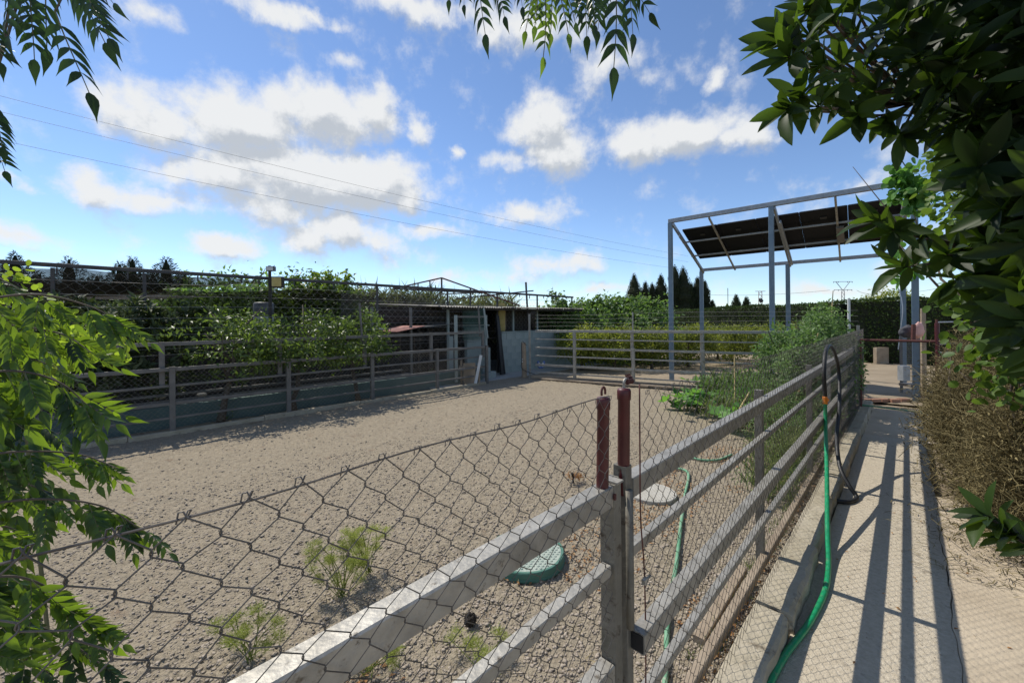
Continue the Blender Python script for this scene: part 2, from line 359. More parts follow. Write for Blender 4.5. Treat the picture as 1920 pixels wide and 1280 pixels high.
class MB:
    def __init__(s): s.v = []; s.f = []
    def add(s, V, Fs):
        b = len(s.v); s.v += [tuple(map(float, x)) for x in V]; s.f += [tuple(int(i) + b for i in f) for f in Fs]; return s
    def bar(s, p0, p1, w, h, ref=None, ch=.12, cap=True):
        """box profile bar from p0 to p1, w across, h along ref (default up)"""
        p0 = np.asarray(p0, float); p1 = np.asarray(p1, float); d = nrm(p1 - p0)
        ref = np.array([0, 0, 1.0]) if ref is None else np.asarray(ref, float)
        if abs(np.dot(d, ref)) > .98: ref = D1
        x = nrm(np.cross(d, ref)); y = np.cross(x, d)
        c = ch * min(w, h); a, b = w / 2, h / 2
        if ch > 0:
            pr = [(-a + c, -b), (a - c, -b), (a, -b + c), (a, b - c), (a - c, b), (-a + c, b), (-a, b - c), (-a, -b + c)]
        else:
            pr = [(-a, -b), (a, -b), (a, b), (-a, b)]
        n = len(pr)
        V = [p0 + x * i + y * j for i, j in pr] + [p1 + x * i + y * j for i, j in pr]
        Fs = [(i, (i + 1) % n, n + (i + 1) % n, n + i) for i in range(n)]
        if cap: Fs += [tuple(range(n - 1, -1, -1)), tuple(range(n, 2 * n))]
        return s.add(V, Fs)
    def box(s, c, sx, sy, sz, ax=None, ay=None, az=None):
        ax = D1 if ax is None else nrm(ax); ay = D2 if ay is None else nrm(ay); az = UPV if az is None else nrm(az)
        c = np.asarray(c, float)
        V = [c + ax * sx * i / 2 + ay * sy * j / 2 + az * sz * k / 2 for k in (-1, 1) for j in (-1, 1) for i in (-1, 1)]
        return s.add(V, [(0, 2, 3, 1), (4, 5, 7, 6), (0, 1, 5, 4), (2, 6, 7, 3), (0, 4, 6, 2), (1, 3, 7, 5)])
    def tube(s, P, r, n=6, cap=True):
        P = [np.asarray(p, float) for p in P]; k = len(P)
        rr = [r] * k if np.isscalar(r) else list(r)
        V = []; prev = None
        for i in range(k):
            d = nrm(P[min(i + 1, k - 1)] - P[max(i - 1, 0)])
            ref = prev if prev is not None else (UPV if abs(d[2]) < .9 else D1)
            x = nrm(ref - d * np.dot(ref, d)); prev = x; y = np.cross(d, x)
            for j in range(n):
                a = 2 * math.pi * j / n
                V.append(P[i] + (x * math.cos(a) + y * math.sin(a)) * rr[i])
        Fs = [(i * n + j, i * n + (j + 1) % n, (i + 1) * n + (j + 1) % n, (i + 1) * n + j) for i in range(k - 1) for j in range(n)]
        if cap: Fs += [tuple(range(n - 1, -1, -1)), tuple((k - 1) * n + j for j in range(n))]
        return s.add(V, Fs)
    def lathe(s, c, prof, n=24, axis=None):
        c = np.asarray(c, float); az = UPV if axis is None else nrm(axis)
        ax = nrm(np.cross(az, D1 if abs(np.dot(az, D1)) < .9 else D2)); ay = np.cross(az, ax)
        V = []; k = len(prof)
        for r, z in prof:
            for j in range(n):
                a = 2 * math.pi * j / n
                V.append(c + az * z + (ax * math.cos(a) + ay * math.sin(a)) * r)
        Fs = [(i * n + j, i * n + (j + 1) % n, (i + 1) * n + (j + 1) % n, (i + 1) * n + j) for i in range(k - 1) for j in range(n)]
        Fs += [tuple(range(n - 1, -1, -1)), tuple((k - 1) * n + j for j in range(n))]
        return s.add(V, Fs)
    def build(s, name, mat, parent=None, smooth=False, origin=None):
        return put(name, s.v, s.f, mat, parent, origin, smooth)
def smooth_path(P, n=6):
    P = [np.asarray(p, float) for p in P]; out = []
    Q = [2 * P[0] - P[1]] + P + [2 * P[-1] - P[-2]]
    for i in range(1, len(Q) - 2):
        a, b, c, d = Q[i - 1:i + 3]
        for k in range(n):
            t = k / n
            out.append(.5 * ((2 * b) + (-a + c) * t + (2 * a - 5 * b + 4 * c - d) * t * t + (-a + 3 * b - 3 * c + d) * t ** 3))
    out.append(P[-1]); return out

# value noise on numpy arrays
def vnoise(x, y, seed):
    def hsh(i, j):
        h = (i.astype(np.int64) * 374761393 + j.astype(np.int64) * 668265263 + seed * 1442695) & 0xffffffff
        h = ((h ^ (h >> 13)) * 1274126177) & 0xffffffff
        return ((h ^ (h >> 16)) & 0xffff) / 65535.0
    i, j = np.floor(x), np.floor(y); fx, fy = x - i, y - j
    fx = fx * fx * (3 - 2 * fx); fy = fy * fy * (3 - 2 * fy)
    a, b, c, d = hsh(i, j), hsh(i + 1, j), hsh(i, j + 1), hsh(i + 1, j + 1)
    return (a * (1 - fx) + b * fx) * (1 - fy) + (c * (1 - fx) + d * fx) * fy
def clod(u, v):
    h = .008 * (vnoise(u * 9, v * 9, 1) - .5) + .026 * (vnoise(u * 2.0, v * 2.0, 2) - .5)
    h += .014 * np.abs(vnoise(u * 22, v * 22, 3) - .5) + .014 * (vnoise(u * 42, v * 42, 4) - .5) + .010 * (vnoise(u * 80, v * 80, 14) - .5)
    loose = np.clip(vnoise(u * .9 + 3, v * .9, 21) * 1.8 - .4, .25, 1)
    h += .020 * .6 * np.maximum(0, vnoise(u * 17 + 7, v * 17, 9) - .62) * loose
    calm = np.clip((v - .55) / 1.2, .45, 1)
    return h * calm

# scatter of leaf templates
def frames(dirs, ups):
    x = dirs / (np.linalg.norm(dirs, axis=1, keepdims=True) + 1e-9)
    z = ups - (ups * x).sum(1, keepdims=True) * x
    z /= (np.linalg.norm(z, axis=1, keepdims=True) + 1e-9)
    y = np.cross(z, x)
    return np.stack([x, y, z], axis=2)
def scatter(tv, tf, pos, Rm, sc):
    n = len(pos); sc = np.broadcast_to(np.asarray(sc, float), (n,))
    V = np.einsum('nij,kj->nki', Rm, tv) * sc[:, None, None] + pos[:, None, :]
    Fs = (tf[None] + (np.arange(n) * len(tv))[:, None, None]).reshape(-1, tf.shape[1])
    return V.reshape(-1, 3), Fs
LEAF4 = (np.array([(0, 0, 0), (.42, .5, .10), (.42, -.5, .10), (.5, 0, 0), (1, 0, -.14)], float) * [1, .42, 1],
         np.array([(0, 3, 1), (0, 2, 3), (1, 3, 4), (3, 2, 4)]))
QUAD = (np.array([(0, -.5, 0), (0, .5, 0), (1, .35, .06), (1, -.35, .06)], float), np.array([(0, 3, 2), (0, 2, 1)]))
def fine_leaf(st, wd, droop, fold, W):
    V = []; Fs = []
    for x, w in zip(st, wd):
        zc = -droop * x * x
        V += [(x, w * W / 2, zc + fold * w * W), (x, 0, zc), (x, -w * W / 2, zc + fold * w * W)]
    for i in range(len(st) - 1):
        a = i * 3; b = a + 3
        for p, q in ((0, 1), (1, 2)):
            Fs += [(a + p, a + q, b + q), (a + p, b + q, b + p)]
    return np.array(V, float), np.array(Fs)
LAUREL = fine_leaf([0, .12, .3, .52, .75, .92, 1], [.06, .42, .86, 1, .78, .34, .02], .16, .22, .33)
CHINA = fine_leaf([0, .1, .28, .45, .65, .82, 1], [.08, .62, 1, .9, .52, .18, .01], .26, .16, .32)
RND = (np.array([(.5, 0, -.03)] + [(.5 - .5 * math.cos(a) * (1 if math.cos(a) > 0 else 1.12), .42 * math.sin(a), .05 * abs(math.sin(a)) - (.06 if math.cos(a) < -.8 else 0)) for a in np.arange(10) * .6283]),
       np.array([(0, 1 + (j + 1) % 10, 1 + j) for j in range(10)]))
BLADE = (np.array([(0, .5, 0), (0, -.5, 0), (.5, .42, .05), (.5, -.42, .05), (1, 0, -.12)], float), np.array([(0, 1, 3), (0, 3, 2), (2, 3, 4)]))
def rdirs(n):
    d = rng.normal(size=(n, 3)); return d / np.linalg.norm(d, axis=1, keepdims=True)
def leaves(tmpl, pos, dirs, ups, size, width=None, tintv=None):
    tv, tf = tmpl
    tv = tv.copy()
    if width is not None: tv[:, 1] *= width
    V, Fs = scatter(tv, tf, pos, frames(dirs, ups), size)
    if tintv is None: tintv = rng.random(len(pos))
    return V, Fs, np.repeat(tintv, len(tf))
def merge(parts):
    Vs, Fs, Ts = [], [], []; b = 0
    for V, F_, T in parts:
        Vs.append(V); Fs.append(F_ + b); Ts.append(T); b += len(V)
    return np.concatenate(Vs), np.concatenate(Fs), np.concatenate(Ts)
def blob_points(blobs, n_clump, per, spread, shell=.75):
    """clump centres towards the surface of ellipsoids, then leaves round each"""
    w = np.array([b[3] * b[4] * b[5] for b in blobs]) ** (2 / 3); w /= w.sum()
    idx = rng.choice(len(blobs), n_clump, p=w)
    B = np.array(blobs, float)[idx]
    d = rdirs(n_clump); rad = shell + (1 - shell) * rng.random(n_clump) ** .5
    rad *= .82 + .36 * rng.random(n_clump)
    cen = B[:, :3] + d * rad[:, None] * B[:, 3:6]
    p = np.repeat(cen, per, 0) + rng.normal(size=(n_clump * per, 3)) * spread
    return cen, p, np.repeat(d, per, 0)
def foliage(tmpl, blobs, n_clump, per, spread, size, mat, name, parent, width=None, shell=.6, droop=.15, kind=None, tb=0.0, up=.6):
    cen, p, d = blob_points(blobs, n_clump, per, spread, shell)
    n = len(p)
    dirs = d * .6 + rdirs(n) * .9 + np.array([0, 0, -droop])
    ups = rdirs(n) * .8 + np.array([0, 0, up]) + d * .3
    ct = np.repeat(rng.random(n_clump) * .5, per)
    p[:, 2] = np.maximum(p[:, 2], .02)
    V, Fs, T = leaves(tmpl, p, dirs, ups, size * (.6 + .7 * rng.random(n)), width, np.clip(ct + rng.random(n) * .5 + tb, 0, 1))
    o = put(name, V, Fs, mat, parent, tint=T)
    if kind: o['kind'] = kind
    return o
def trunk(base, top, r0, branches=4, parent=None, mat=None, crown=None, name='trunk', seed=0):
    rd = random.Random(seed)
    base = np.asarray(base, float); top = np.asarray(top, float)
    m = MB(); k = 7; P = []
    L = np.linalg.norm(top - base)
    for i in range(k):
        t = i / (k - 1); P.append(base * (1 - t) + top * t + np.array([rd.uniform(-1, 1), rd.uniform(-1, 1), 0]) * L * .025 * (0 < i))
    m.tube(P, [r0 * (1.25 if i == 0 else 1) * (1 - .55 * i / (k - 1)) for i in range(k)], 8)
    for j in range(branches):
        s = P[rd.randint(k // 2, k - 1)]
        a = 2 * math.pi * (j + rd.random() * .6) / max(branches, 1)
        e = s + np.array([math.cos(a) * .55, math.sin(a) * .55, .6 + .4 * rd.random()]) * L * (.45 + .3 * rd.random())
        mid = (s + e) / 2 + np.array([rd.uniform(-1, 1), rd.uniform(-1, 1), .2]) * L * .06
        m.tube([s, mid, e], [r0 * .42, r0 * .28, r0 * .1], 5)
    return m.build(name, mat or M['bark'], parent, smooth=True)

# ================================================================ THE SETTING
def grid(name, us, vs, zf, mat, kind='structure', smooth=True):
    U, Vv = np.meshgrid(us, vs, indexing='ij')
    Z = zf(U, Vv)
    P = D1[None, None] * U[..., None] + D2[None, None] * Vv[..., None]; P[..., 2] = Z
    nu, nv = U.shape
    i, j = np.meshgrid(np.arange(nu - 1), np.arange(nv - 1), indexing='ij'); a = (i * nv + j).ravel()
    Fs = np.stack([a, a + nv, a + nv + 1, a + 1], 1)
    return tag(put(name, P.reshape(-1, 3), Fs, mat, smooth=smooth), kind=kind)
# one sheet to the horizon
def far_ground(U, Vv):
    return -.055 + 0 * U
grid('ground', np.linspace(-700, 1500, 60), np.linspace(-900, 1300, 60), far_ground, M['earth'])
# the arena: raked clods close up, coarser away
us = np.concatenate([np.arange(-3.2, -.4, .04), np.arange(-.4, 3.5, .011), np.arange(3.5, 6, .025), np.arange(6, 10.42, .04)])
vs = np.concatenate([np.arange(.595, 2.6, .011), np.arange(2.6, 5, .022), np.arange(5, 8.18, .04)])
def arena_z(U, Vv):
    h = clod(U, Vv)
    edge = np.clip((U + 3.2) / .4, 0, 1) * np.clip((10.4 - U) / .3, 0, 1)
    return h * edge - .012
grid('arena_ground', us, vs, arena_z, M['dirt'])
# garden soil beyond the cross fence and along the near fence end
def soil_z(U, Vv):
    return -.018 + .03 * (vnoise(U * 1.3, Vv * 1.3, 8) - .5) + .02 * (vnoise(U * 6, Vv * 6, 5) - .5)
grid('garden_soil', np.linspace(10.35, 26, 120), np.linspace(-8, 14, 140), soil_z, M['earth'])
# concrete path of two strips with a crack between them
rd = random.Random(3)
def slab(name, u0, u1, va, vb, zt, mat, uj=None, jl=0, jr=0, step=.05):
    """slab with ragged long edges"""
    n = int((u1 - u0) / step) + 1; top = []; V = []; Fs = []
    for k in range(n + 1):
        u = u0 + (u1 - u0) * k / n
        l = va + jl(u); r = vb + jr(u)
        V += [UV(u, l, -.08), UV(u, l, zt - .003), UV(u, l + .002, zt), UV(u, r - .002, zt), UV(u, r, zt - .003), UV(u, r, -.08)]
    for k in range(n):
        a = k * 6; b = a + 6
        for q in range(5):
            Fs.append((a + q, b + q, b + q + 1, a + q + 1))
    Fs += [tuple(range(5, -1, -1)), tuple(n * 6 + q for q in range(6))]
    return put(name, V, Fs, mat)
def ragged(amp, fr, seed):
    r = np.random.default_rng(seed); ph = r.random(4) * 6.28
    return lambda u: amp * (math.sin(u * fr + ph[0]) * .5 + math.sin(u * fr * 2.7 + ph[1]) * .3 + math.sin(u * fr * 6.1 + ph[2]) * .25)
crack = ragged(.014, 4.5, 3)
zero = lambda u: 0.0
tag(slab('path', -2.5, 7.35, -.172, .433, 0.0, M['path'], jl=lambda u: crack(u) + .0006 + .005 * max(0, math.sin(u * 1.9 + .6)) * abs(math.sin(u * 9)), jr=zero), kind='structure')
tag(slab('terrace_slab', -2.5, 5.2, -3.2, -.172, .004, M['slab'], jl=zero, jr=lambda u: crack(u) - .0006), kind='structure')
tag(slab('path_end', 7.37, 9.6, -.35, .43, -.006, M['slab'], jl=ragged(.03, 2, 7), jr=zero), kind='structure')
# kerb cast in lengths
kerbs = [(-2.0, 1.05), (1.06, 2.43), (2.45, 3.28), (3.30, 4.9), (4.92, 6.6), (6.62, 8.4), (8.42, 9.7)]
kt = thing('kerb', 'cast concrete kerb with ragged broken edges under the near fence', 'kerb', UV(0, .5)); kt['kind'] = 'structure'
del kt['category']
for i, (a, b) in enumerate(kerbs):
    jr_ = ragged(.020, 5.3, i + 20)
    dz = [0, -.004, .006, -.003, .003, 0, 0][i]
    n = int((b - a) / .035); V = []; Fs = []
    for k in range(n + 1):
        u = a + (b - a) * k / n
        e = .436 + [0, .004, -.012, .006, 0, 0, 0][i] + .5 * jr_(u); z = .098 + dz + .005 * (vnoise(np.array(u * 8), np.array(i * 3.3), 5) - .5)
        c1 = .008 + .020 * float(vnoise(np.array(u * 19), np.array(.5), 6 + i)); c2 = .006 + .010 * float(vnoise(np.array(u * 11), np.array(2.5), 7 + i))
        V += [UV(u, e - .006, -.05), UV(u, e, z - c1), UV(u, e + c1, z - .002), UV(u, (e + .59) / 2, z + .003 * math.sin(u * 17)), UV(u, .582, z - .001), UV(u, .59, z - c2), UV(u, .592, -.05)]
    for k in range(n):
        p = k * 7; q = p + 7
        for s_ in range(6): Fs.append((p + s_, q + s_, q + s_ + 1, p + s_ + 1))
    Fs += [tuple(range(6, -1, -1)), tuple(n * 7 + s_ for s_ in range(7))]
    put('kerb_stone', V, Fs, M['kerb'], kt)

# ================================================================ NEAR FENCE AND GATE
def chain_link(u0, u1, z0, z1, v, pitch, hr, rad, sides=4, wob=.0, seed=1, hooks=False, line=None):
    """woven wires, each zigzagging down and hooked into its neighbours"""
    r = np.random.default_rng(seed)
    n = int(round((u1 - u0) / pitch)); rows = int(round((z1 - z0) / hr))
    m_v, m_f = [], []; base = 0
    pt = line or (lambda u, dv, z: UV(u, v + dv, z))
    rowz = z1 - np.arange(rows + 1) * hr
    jog = r.normal(size=(n + 2, rows + 1, 2)) * wob
    for i in range(n + 1):
        P = []
        for k in range(rows + 1):
            right = (k + i) % 2 == 0
            node = i + (1 if right else 0)
            jx, jz = jog[node, k] if 0 <= node < n + 2 else (0, 0)
            un = u0 + node * pitch - pitch / 2 + jx
            sgn = 1 if right else -1
            zz = rowz[k] + jz
            dv = rad * 1.05
            e = hr * .13
            if k == 0:
                if hooks:
                    P += [(un + sgn * .004 - .004, .004, zz - .006), (un + sgn * .006, .0035, zz + .007), (un + sgn * .002, -.003, zz + .009), (un - sgn * .001, -.004, zz + .001)]
                else:
                    P += [(un, 0, zz)]
            else:
                P += [(un + sgn * rad * .2, dv * sgn, zz + e), (un + sgn * rad * 1.2, 0, zz), (un + sgn * rad * .2, -dv * sgn, zz - e)]
        Q = np.array([pt(*p) for p in P]); K = len(Q)
        T = np.gradient(Q, axis=0); T /= np.linalg.norm(T, axis=1, keepdims=True) + 1e-9
        x = np.cross(T, D2 * 1.0 + .01); x /= np.linalg.norm(x, axis=1, keepdims=True) + 1e-9; y = np.cross(T, x)
        ang = np.arange(sides) * 2 * np.pi / sides
        V = Q[:, None] + rad * (x[:, None] * np.cos(ang)[None, :, None] + y[:, None] * np.sin(ang)[None, :, None])
        a, b = np.meshgrid(np.arange(K - 1), np.arange(sides), indexing='ij'); a = a.ravel(); b = b.ravel(); b1_ = (b + 1) % sides
        Fq = np.stack([a * sides + b, a * sides + b1_, (a + 1) * sides + b1_, (a + 1) * sides + b], 1) + base
        m_v.append(V.reshape(-1, 3)); m_f.append(Fq); base += K * sides
    return np.concatenate(m_v), np.concatenate(m_f)

PIT = .03125
def rail(name, u0, u1, v, z, w, h, mat, parent, top=True):
    zc = z - h / 2
    return MB().bar(UV(u0, v, zc), UV(u1, v, zc), w, h, ch=.07).build(name, mat, parent)
def vpost(name, u, v, z0, z1, wu, wv, mat, parent, lean=(0, 0)):
    return MB().bar(UV(u, v, z0), UV(u + lean[0], v + lean[1], z1), wv, wu, ref=D1, ch=.06).build(name, mat, parent)

RAILS = [(1.118, .062), (.885, .032), (.60, .062), (.375, .032)]
# --- gate leaf (the part to the left of the red pipes)
UG = u_at(1150, VF)          # meeting stile
gate = thing('paddock_gate', 'near galvanised gate leaf with chain-link mesh, left of the red pipes', 'gate', UV(UG - .05, VF + .02))
vr = VF + .028
for z, h in RAILS:
    rail('rail', UG - 2.6, UG - .004, vr, z, .05 if h > .05 else .032, h, M['steel'], gate)
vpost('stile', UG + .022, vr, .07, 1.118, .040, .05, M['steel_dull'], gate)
vpost('stile', UG - 2.62, vr, .07, 1.118, .045, .05, M['steel'], gate)
V_, F_ = chain_link(UG - 2.55, UG - .055, .09, 1.378, VF - .008, PIT, .0305, .00100, 4, .0022, 3, hooks=True)
mw = put('wire_mesh', V_, F_, M['wire'], gate, smooth=True)
sag = [UV(UG - 2.6 + 2.565 * t, VF - .006, 1.383 - .004 * math.sin(t * 31) - .006 * math.sin(t * 3.14)) for t in np.linspace(0, 1, 60)]
MB().tube(sag, .0015, 5).build('line_wire', M['wire'], gate)
def pipe(u, z0, z1, r, parent, lean=0.0):
    c = UV(u, vr - .004, z0)
    ax = nrm(UPV + D1 * lean)
    m = MB().lathe(c, [(r * 1.02, 0), (r, .01), (r, z1 - z0 - .035), (r * 1.14, z1 - z0 - .033), (r * 1.14, z1 - z0 - .006), (r * 1.0, z1 - z0), (r * .3, z1 - z0 + .002)], 24, ax)
    o = m.build('red_pipe', M['red'], parent, smooth=False)
    for p in o.data.polygons: p.use_smooth = len(p.vertices) == 4
    return c + ax * (z1 - z0)
tp = pipe(UG - .028, 1.112, 1.375, .0175, gate, .04)
ring = [tp + D1 * .010 * math.cos(a) + UPV * (.014 + .016 * math.sin(a)) for a in np.linspace(-.4, 3.6, 14)]
MB().tube(ring, .0035, 6).build('wire_loop', M['rust'], gate, smooth=True)
for dz in (.02, .012): MB().lathe(UV(UG - .004, vr - .03, 1.105 - dz), [(.005, -.003), (.006, 0), (.005, .003)], 8, D2).build('bolt', M['rust'], gate)
MB().bar(UV(UG + .01, vr - .006, 1.122), UV(UG + .045, vr - .006, 1.122), .05, .006).build('cap_plate', M['steel'], gate)

# --- fixed fence to the right
UE = u_at(1613, VF)
fence = thing('paddock_fence', 'near galvanised rail fence with chain-link mesh running up beside the path', 'fence', UV(UG + .1, VF + .02))
us0 = UG + .075
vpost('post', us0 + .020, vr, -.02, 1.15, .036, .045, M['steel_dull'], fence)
MB().bar(UV(us0 - .010, vr + .012, .7), UV(us0 - .010, vr + .012, 1.12), .03, .006, ref=D1).build('stop_plate', M['steel'], fence)
tp2 = pipe(us0 + .018, 1.06, 1.385, .0185, fence, .03)
# the half-round sleeve under the red pipe
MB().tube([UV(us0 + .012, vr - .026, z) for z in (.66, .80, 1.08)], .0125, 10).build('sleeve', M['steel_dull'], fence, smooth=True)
for (z, h) in RAILS[:]:
    if z == .60:
        rail('rail', us0 + .018, UE - .03, VF - .017, .655, .048, .062, M['steel'], fence)
    else:
        rail('rail', us0 + .045, UE - .03, vr, z - (.012 if z > 1 else 0), .05 if h > .05 else .032, h, M['steel'], fence)
rail('base_board', us0 + .045, UE - .05, vr + .02, .105, .04, .05, M['wood'], fence)
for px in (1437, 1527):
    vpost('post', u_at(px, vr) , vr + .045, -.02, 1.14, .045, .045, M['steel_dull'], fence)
for uu in (6.2, 7.9): vpost('post', uu, vr + .045, -.02, 1.14, .045, .045, M['steel'], fence)
vpost('end_post', UE, vr, -.02, 1.45, .045, .045, M['steel'], fence, (.0, .0))
V_, F_ = chain_link(us0 + .03, UE - .02, .105, 1.378, VF - .046, PIT, .0305, .00095, 4, .0012, 4, hooks=True)
mw = put('wire_mesh', V_, F_, M['wire'], fence, smooth=True)
# rusty tension rod with its twisted end
rod = smooth_path([UV(us0 + .047, VF - .018, 1.40), UV(us0 + .049, VF - .016, 1.15), UV(us0 + .052, VF - .015, .98), UV(us0 + .075, VF - .014, .80), UV(us0 + .082, VF - .012, .5), UV(us0 + .06, VF - .012, .1)], 5)
MB().tube(rod, .0023, 6).build('tension_rod', M['rust'], fence, smooth=True)
hook = smooth_path([tp2 + UPV * -.01, tp2 + UPV * .018, tp2 + UPV * .028 + D1 * .008, tp2 + UPV * .028 + D1 * .024], 4)
MB().tube(hook, .0045, 7).build('bolt_hook', M['steel'], fence, smooth=True)
cl = MB()
for a in (0, .011, .022): cl.lathe(tp2 + UPV * .020 + D1 * (.016 + a) - D2 * .004, [(.006, -.004), (.0095, -.003), (.0095, .003), (.006, .004)], 10, D1)
cl.tube([tp2 + UPV * .03 + D1 * .014, tp2 + UPV * .033 + D1 * .03, tp2 + UPV * .030 + D1 * .05], .0035, 6)
for k in range(4): cl.tube([tp2 + UPV * .02 + D1 * (.018 + .009 * k), tp2 + UPV * .042 + D1 * (.018 + .009 * k) + D2 * .004], .0022, 5)
cl.build('wire_clamp', M['rust'], fence)
MB().box(UV(us0 + .062, VF - .022, .79), .022, .012, .014).tube([UV(us0 + .05, VF - .022, .795), UV(us0 + .085, VF - .03, .80)], .004, 6).build('clip', M['steel'], fence)
# black box standing in for the shade inside the third rail's open mouth
MB().box(UV(us0 + .0168, VF - .017, .624), .002, .040, .052).build('rail_mouth_shade', M['blackpl'], fence)

# ================================================================ FAR FENCE (left side of the arena)
VL = 7.72
fl = thing('arena_side_fence', 'long grey rail fence with mesh along the far left side of the arena', 'fence', UV(0, VL))
u0l, u1l = -3.0, u_at(908, VL)
for z, h in ((.965, .055), (.715, .035), (.465, .05), (.245, .032)):
    rail('rail', u0l, u1l, VL, z, .05 if h > .04 else .03, h, M['steel_far'], fl)
rail('top_rail', u0l, u1l, VL + .055, 1.335, .045, .055, M['steel_far'], fl)
for k in range(6):
    a = u0l + (u1l - u0l) * k / 6; rail('base_kerb', a, a + (u1l - u0l) / 6 - .01, VL - .02, .045 + .012 * (k % 2), .10, .11, M['kerb'], fl)
lp = [-2.4, -1.0] + [u_at(px, VL) for px in (322, 540, 697, 819, 912)]
for u in lp: vpost('post', u, VL - .005, -.03, .975, .07, .06, M['steel_far'], fl)
ups_ = [-1.15] + [u_at(px, VL + .06) for px in (303, 524, 683, 808, 905)]
for u in ups_: vpost('extension_post', u, VL + .055, .70, 1.34, .065, .05, M['steel_far'], fl)
V_, F_ = chain_link(u0l, u1l, .05, .95, VL + .035, .034, .034, .0015, 3, .001, 6)
put('wire_mesh', V_, F_, M['wire_far'], fl)
for u, z in ((u_at(681, VL + .06), 1.98), (u_at(905, VL), 2.0)):
    MB().bar(UV(u, VL + .1, 1.2), UV(u - .05, VL + .1, z), .035, .035, ref=D1).build('wire_stake', M['steel_far'], fl)
for k, z in enumerate((1.45, 1.56, 1.70, 1.85, 1.13, 1.22)):
    MB().tube([UV(u0l + (u1l - u0l) * t, VL + .1, z + .02 * math.sin(t * 9 + k)) for t in np.linspace(0, 1, 14)], .0022, 3).build('strand', M['wire_far'], fl)

# ================================================================ CROSS FENCE (end of the arena)
CA, CB = UV(8.45, 7.42), UV(10.15, .66)
cd_ = nrm(CB - CA)
fc = thing('arena_end_fence', 'open rail fence across the far end of the arena, bushes behind', 'fence', CA)
def crail(name, a, b, z, w, h, mat):
    MB().bar(a + UPV * (z - h / 2), b + UPV * (z - h / 2), w, h, ch=.07).build(name, mat, fc)
for z, h in ((1.335, .065), (1.10, .03), (.875, .05), (.645, .032), (.405, .055), (.19, .03)):
    crail('rail', CA + cd_ * .08, CB, z, .045, h, M['steel'])
for px in (1077, 1187, 1318, 1480):
    p = on_line(px, CA, CB); MB().bar(p - UPV * .03, p + UPV * (1.30 if px == 1077 else .9), .07, .075, ref=cd_).build('post', M['steel'], fc)
    if px != 1077:
        p = on_line(px - 4, CA, CB) + D1 * .06; MB().bar(p + UPV * .6, p + UPV * 1.32, .06, .07, ref=cd_).build('extension_post', M['steel'], fc)
p = on_line(993, CA, CB); MB().bar(p, p + UPV * 1.78, .045, .045, ref=cd_).build('gate_post', M['steel'], fc)
p = on_line(1183, CA, CB) + D1 * .1; MB().bar(p, p + UPV * 1.78, .03, .03, ref=cd_).build('wire_stake', M['steel'], fc)
for k, z in enumerate((1.43, 1.53, 1.64, 1.74)):
    MB().tube([CA * (1 - t) + CB * t + D1 * .1 + UPV * (z + .015 * math.sin(9 * t + k)) for t in np.linspace(0, 1, 12)], .002, 3).build('strand', M['wire_far'], fc)
MB().bar(CA + UPV * .05 - D1 * .04, CB + UPV * .05 - D1 * .04, .07, .09).build('base_kerb', M['wood'], fc)
p = on_line(986, CA, CB) - cd_ * .06
t = thing('timber_post', 'stout weathered timber stump post at the arena opening', 'post', p)
MB().tube([p, p + UPV * .3, p + UPV * .98 + D2 * .02], [.075, .07, .062], 8).build('shaft', M['wood'], t)
MB().tube(smooth_path([p + UPV * .9 - cd_ * -.08, p + UPV * 1.0 - D1 * .09, p + UPV * .5 - D1 * .1, p + UPV * .25 - D1 * .08, p + UPV * .1 + cd_ * .35], 5), .008, 5).build('strap', M['blackpl'], t)
for z in (.45, .52): MB().box(p + UPV * z - D1 * .075, .03, .03, .03).build('insulator', M['white'], t)
# loose planks lying along the foot of the end fence
for k, (s0, s1, dz, lab) in enumerate(((.4, 3.2, .0, 'long warped plank at the foot of the end fence, nearer the timber post'), (3.0, 6.4, .02, 'long warped plank at the foot of the end fence, nearer the canopy'))):
    a = CA + cd_ * s0 - D1 * .20; b = CA + cd_ * s1 - D1 * (.24 + .1 * k)
    o = MB().bar(a + UPV * (.03 + dz), b + UPV * .035, .09, .04).build('plank', M['wood'], origin=a); tag(o, lab, 'plank', 'planks along the end fence')

# ================================================================ LOW TEAL WALL, SHED, ENCLOSURE
VW = 8.22
tw = thing('low_wall', 'low dark teal painted wall behind the long side fence', 'wall', UV(2, VW))
MB().bar(UV(-3.2, VW + .06, .10), UV(7.3, VW + .06, .10), .12, .44, ch=.03).build('wall_body', M['teal'], tw)
MB().bar(UV(-3.2, VW + .2, .375), UV(5.2, VW + .2, .375), .04, .045).build('coping_rail', M['steel_far'], tw)
MB().bar(UV(-3.2, VW + .24, .47), UV(5.0, VW + .24, .47), .04, .04).build('coping_rail', M['steel_far'], tw)
tag(slab('shed_floor', 5.6, 13.2, 7.95, 12.2, .012, M['floor'], jl=zero, jr=zero, step=.6), kind='structure')

VS = 8.75
shed = thing('shed', 'open-fronted shed with pale teal block wall and corrugated roof', 'shed', UV(8, VS))
def wallblk(u0, u1, v, z0, z1, th, name='wall_panel', mat='tealwall'):
    return MB().bar(UV(u0, v, (z0 + z1) / 2), UV(u1, v, (z0 + z1) / 2), th, z1 - z0, ch=0).build(name, M[mat], shed)
ua = u_at(942, VS)
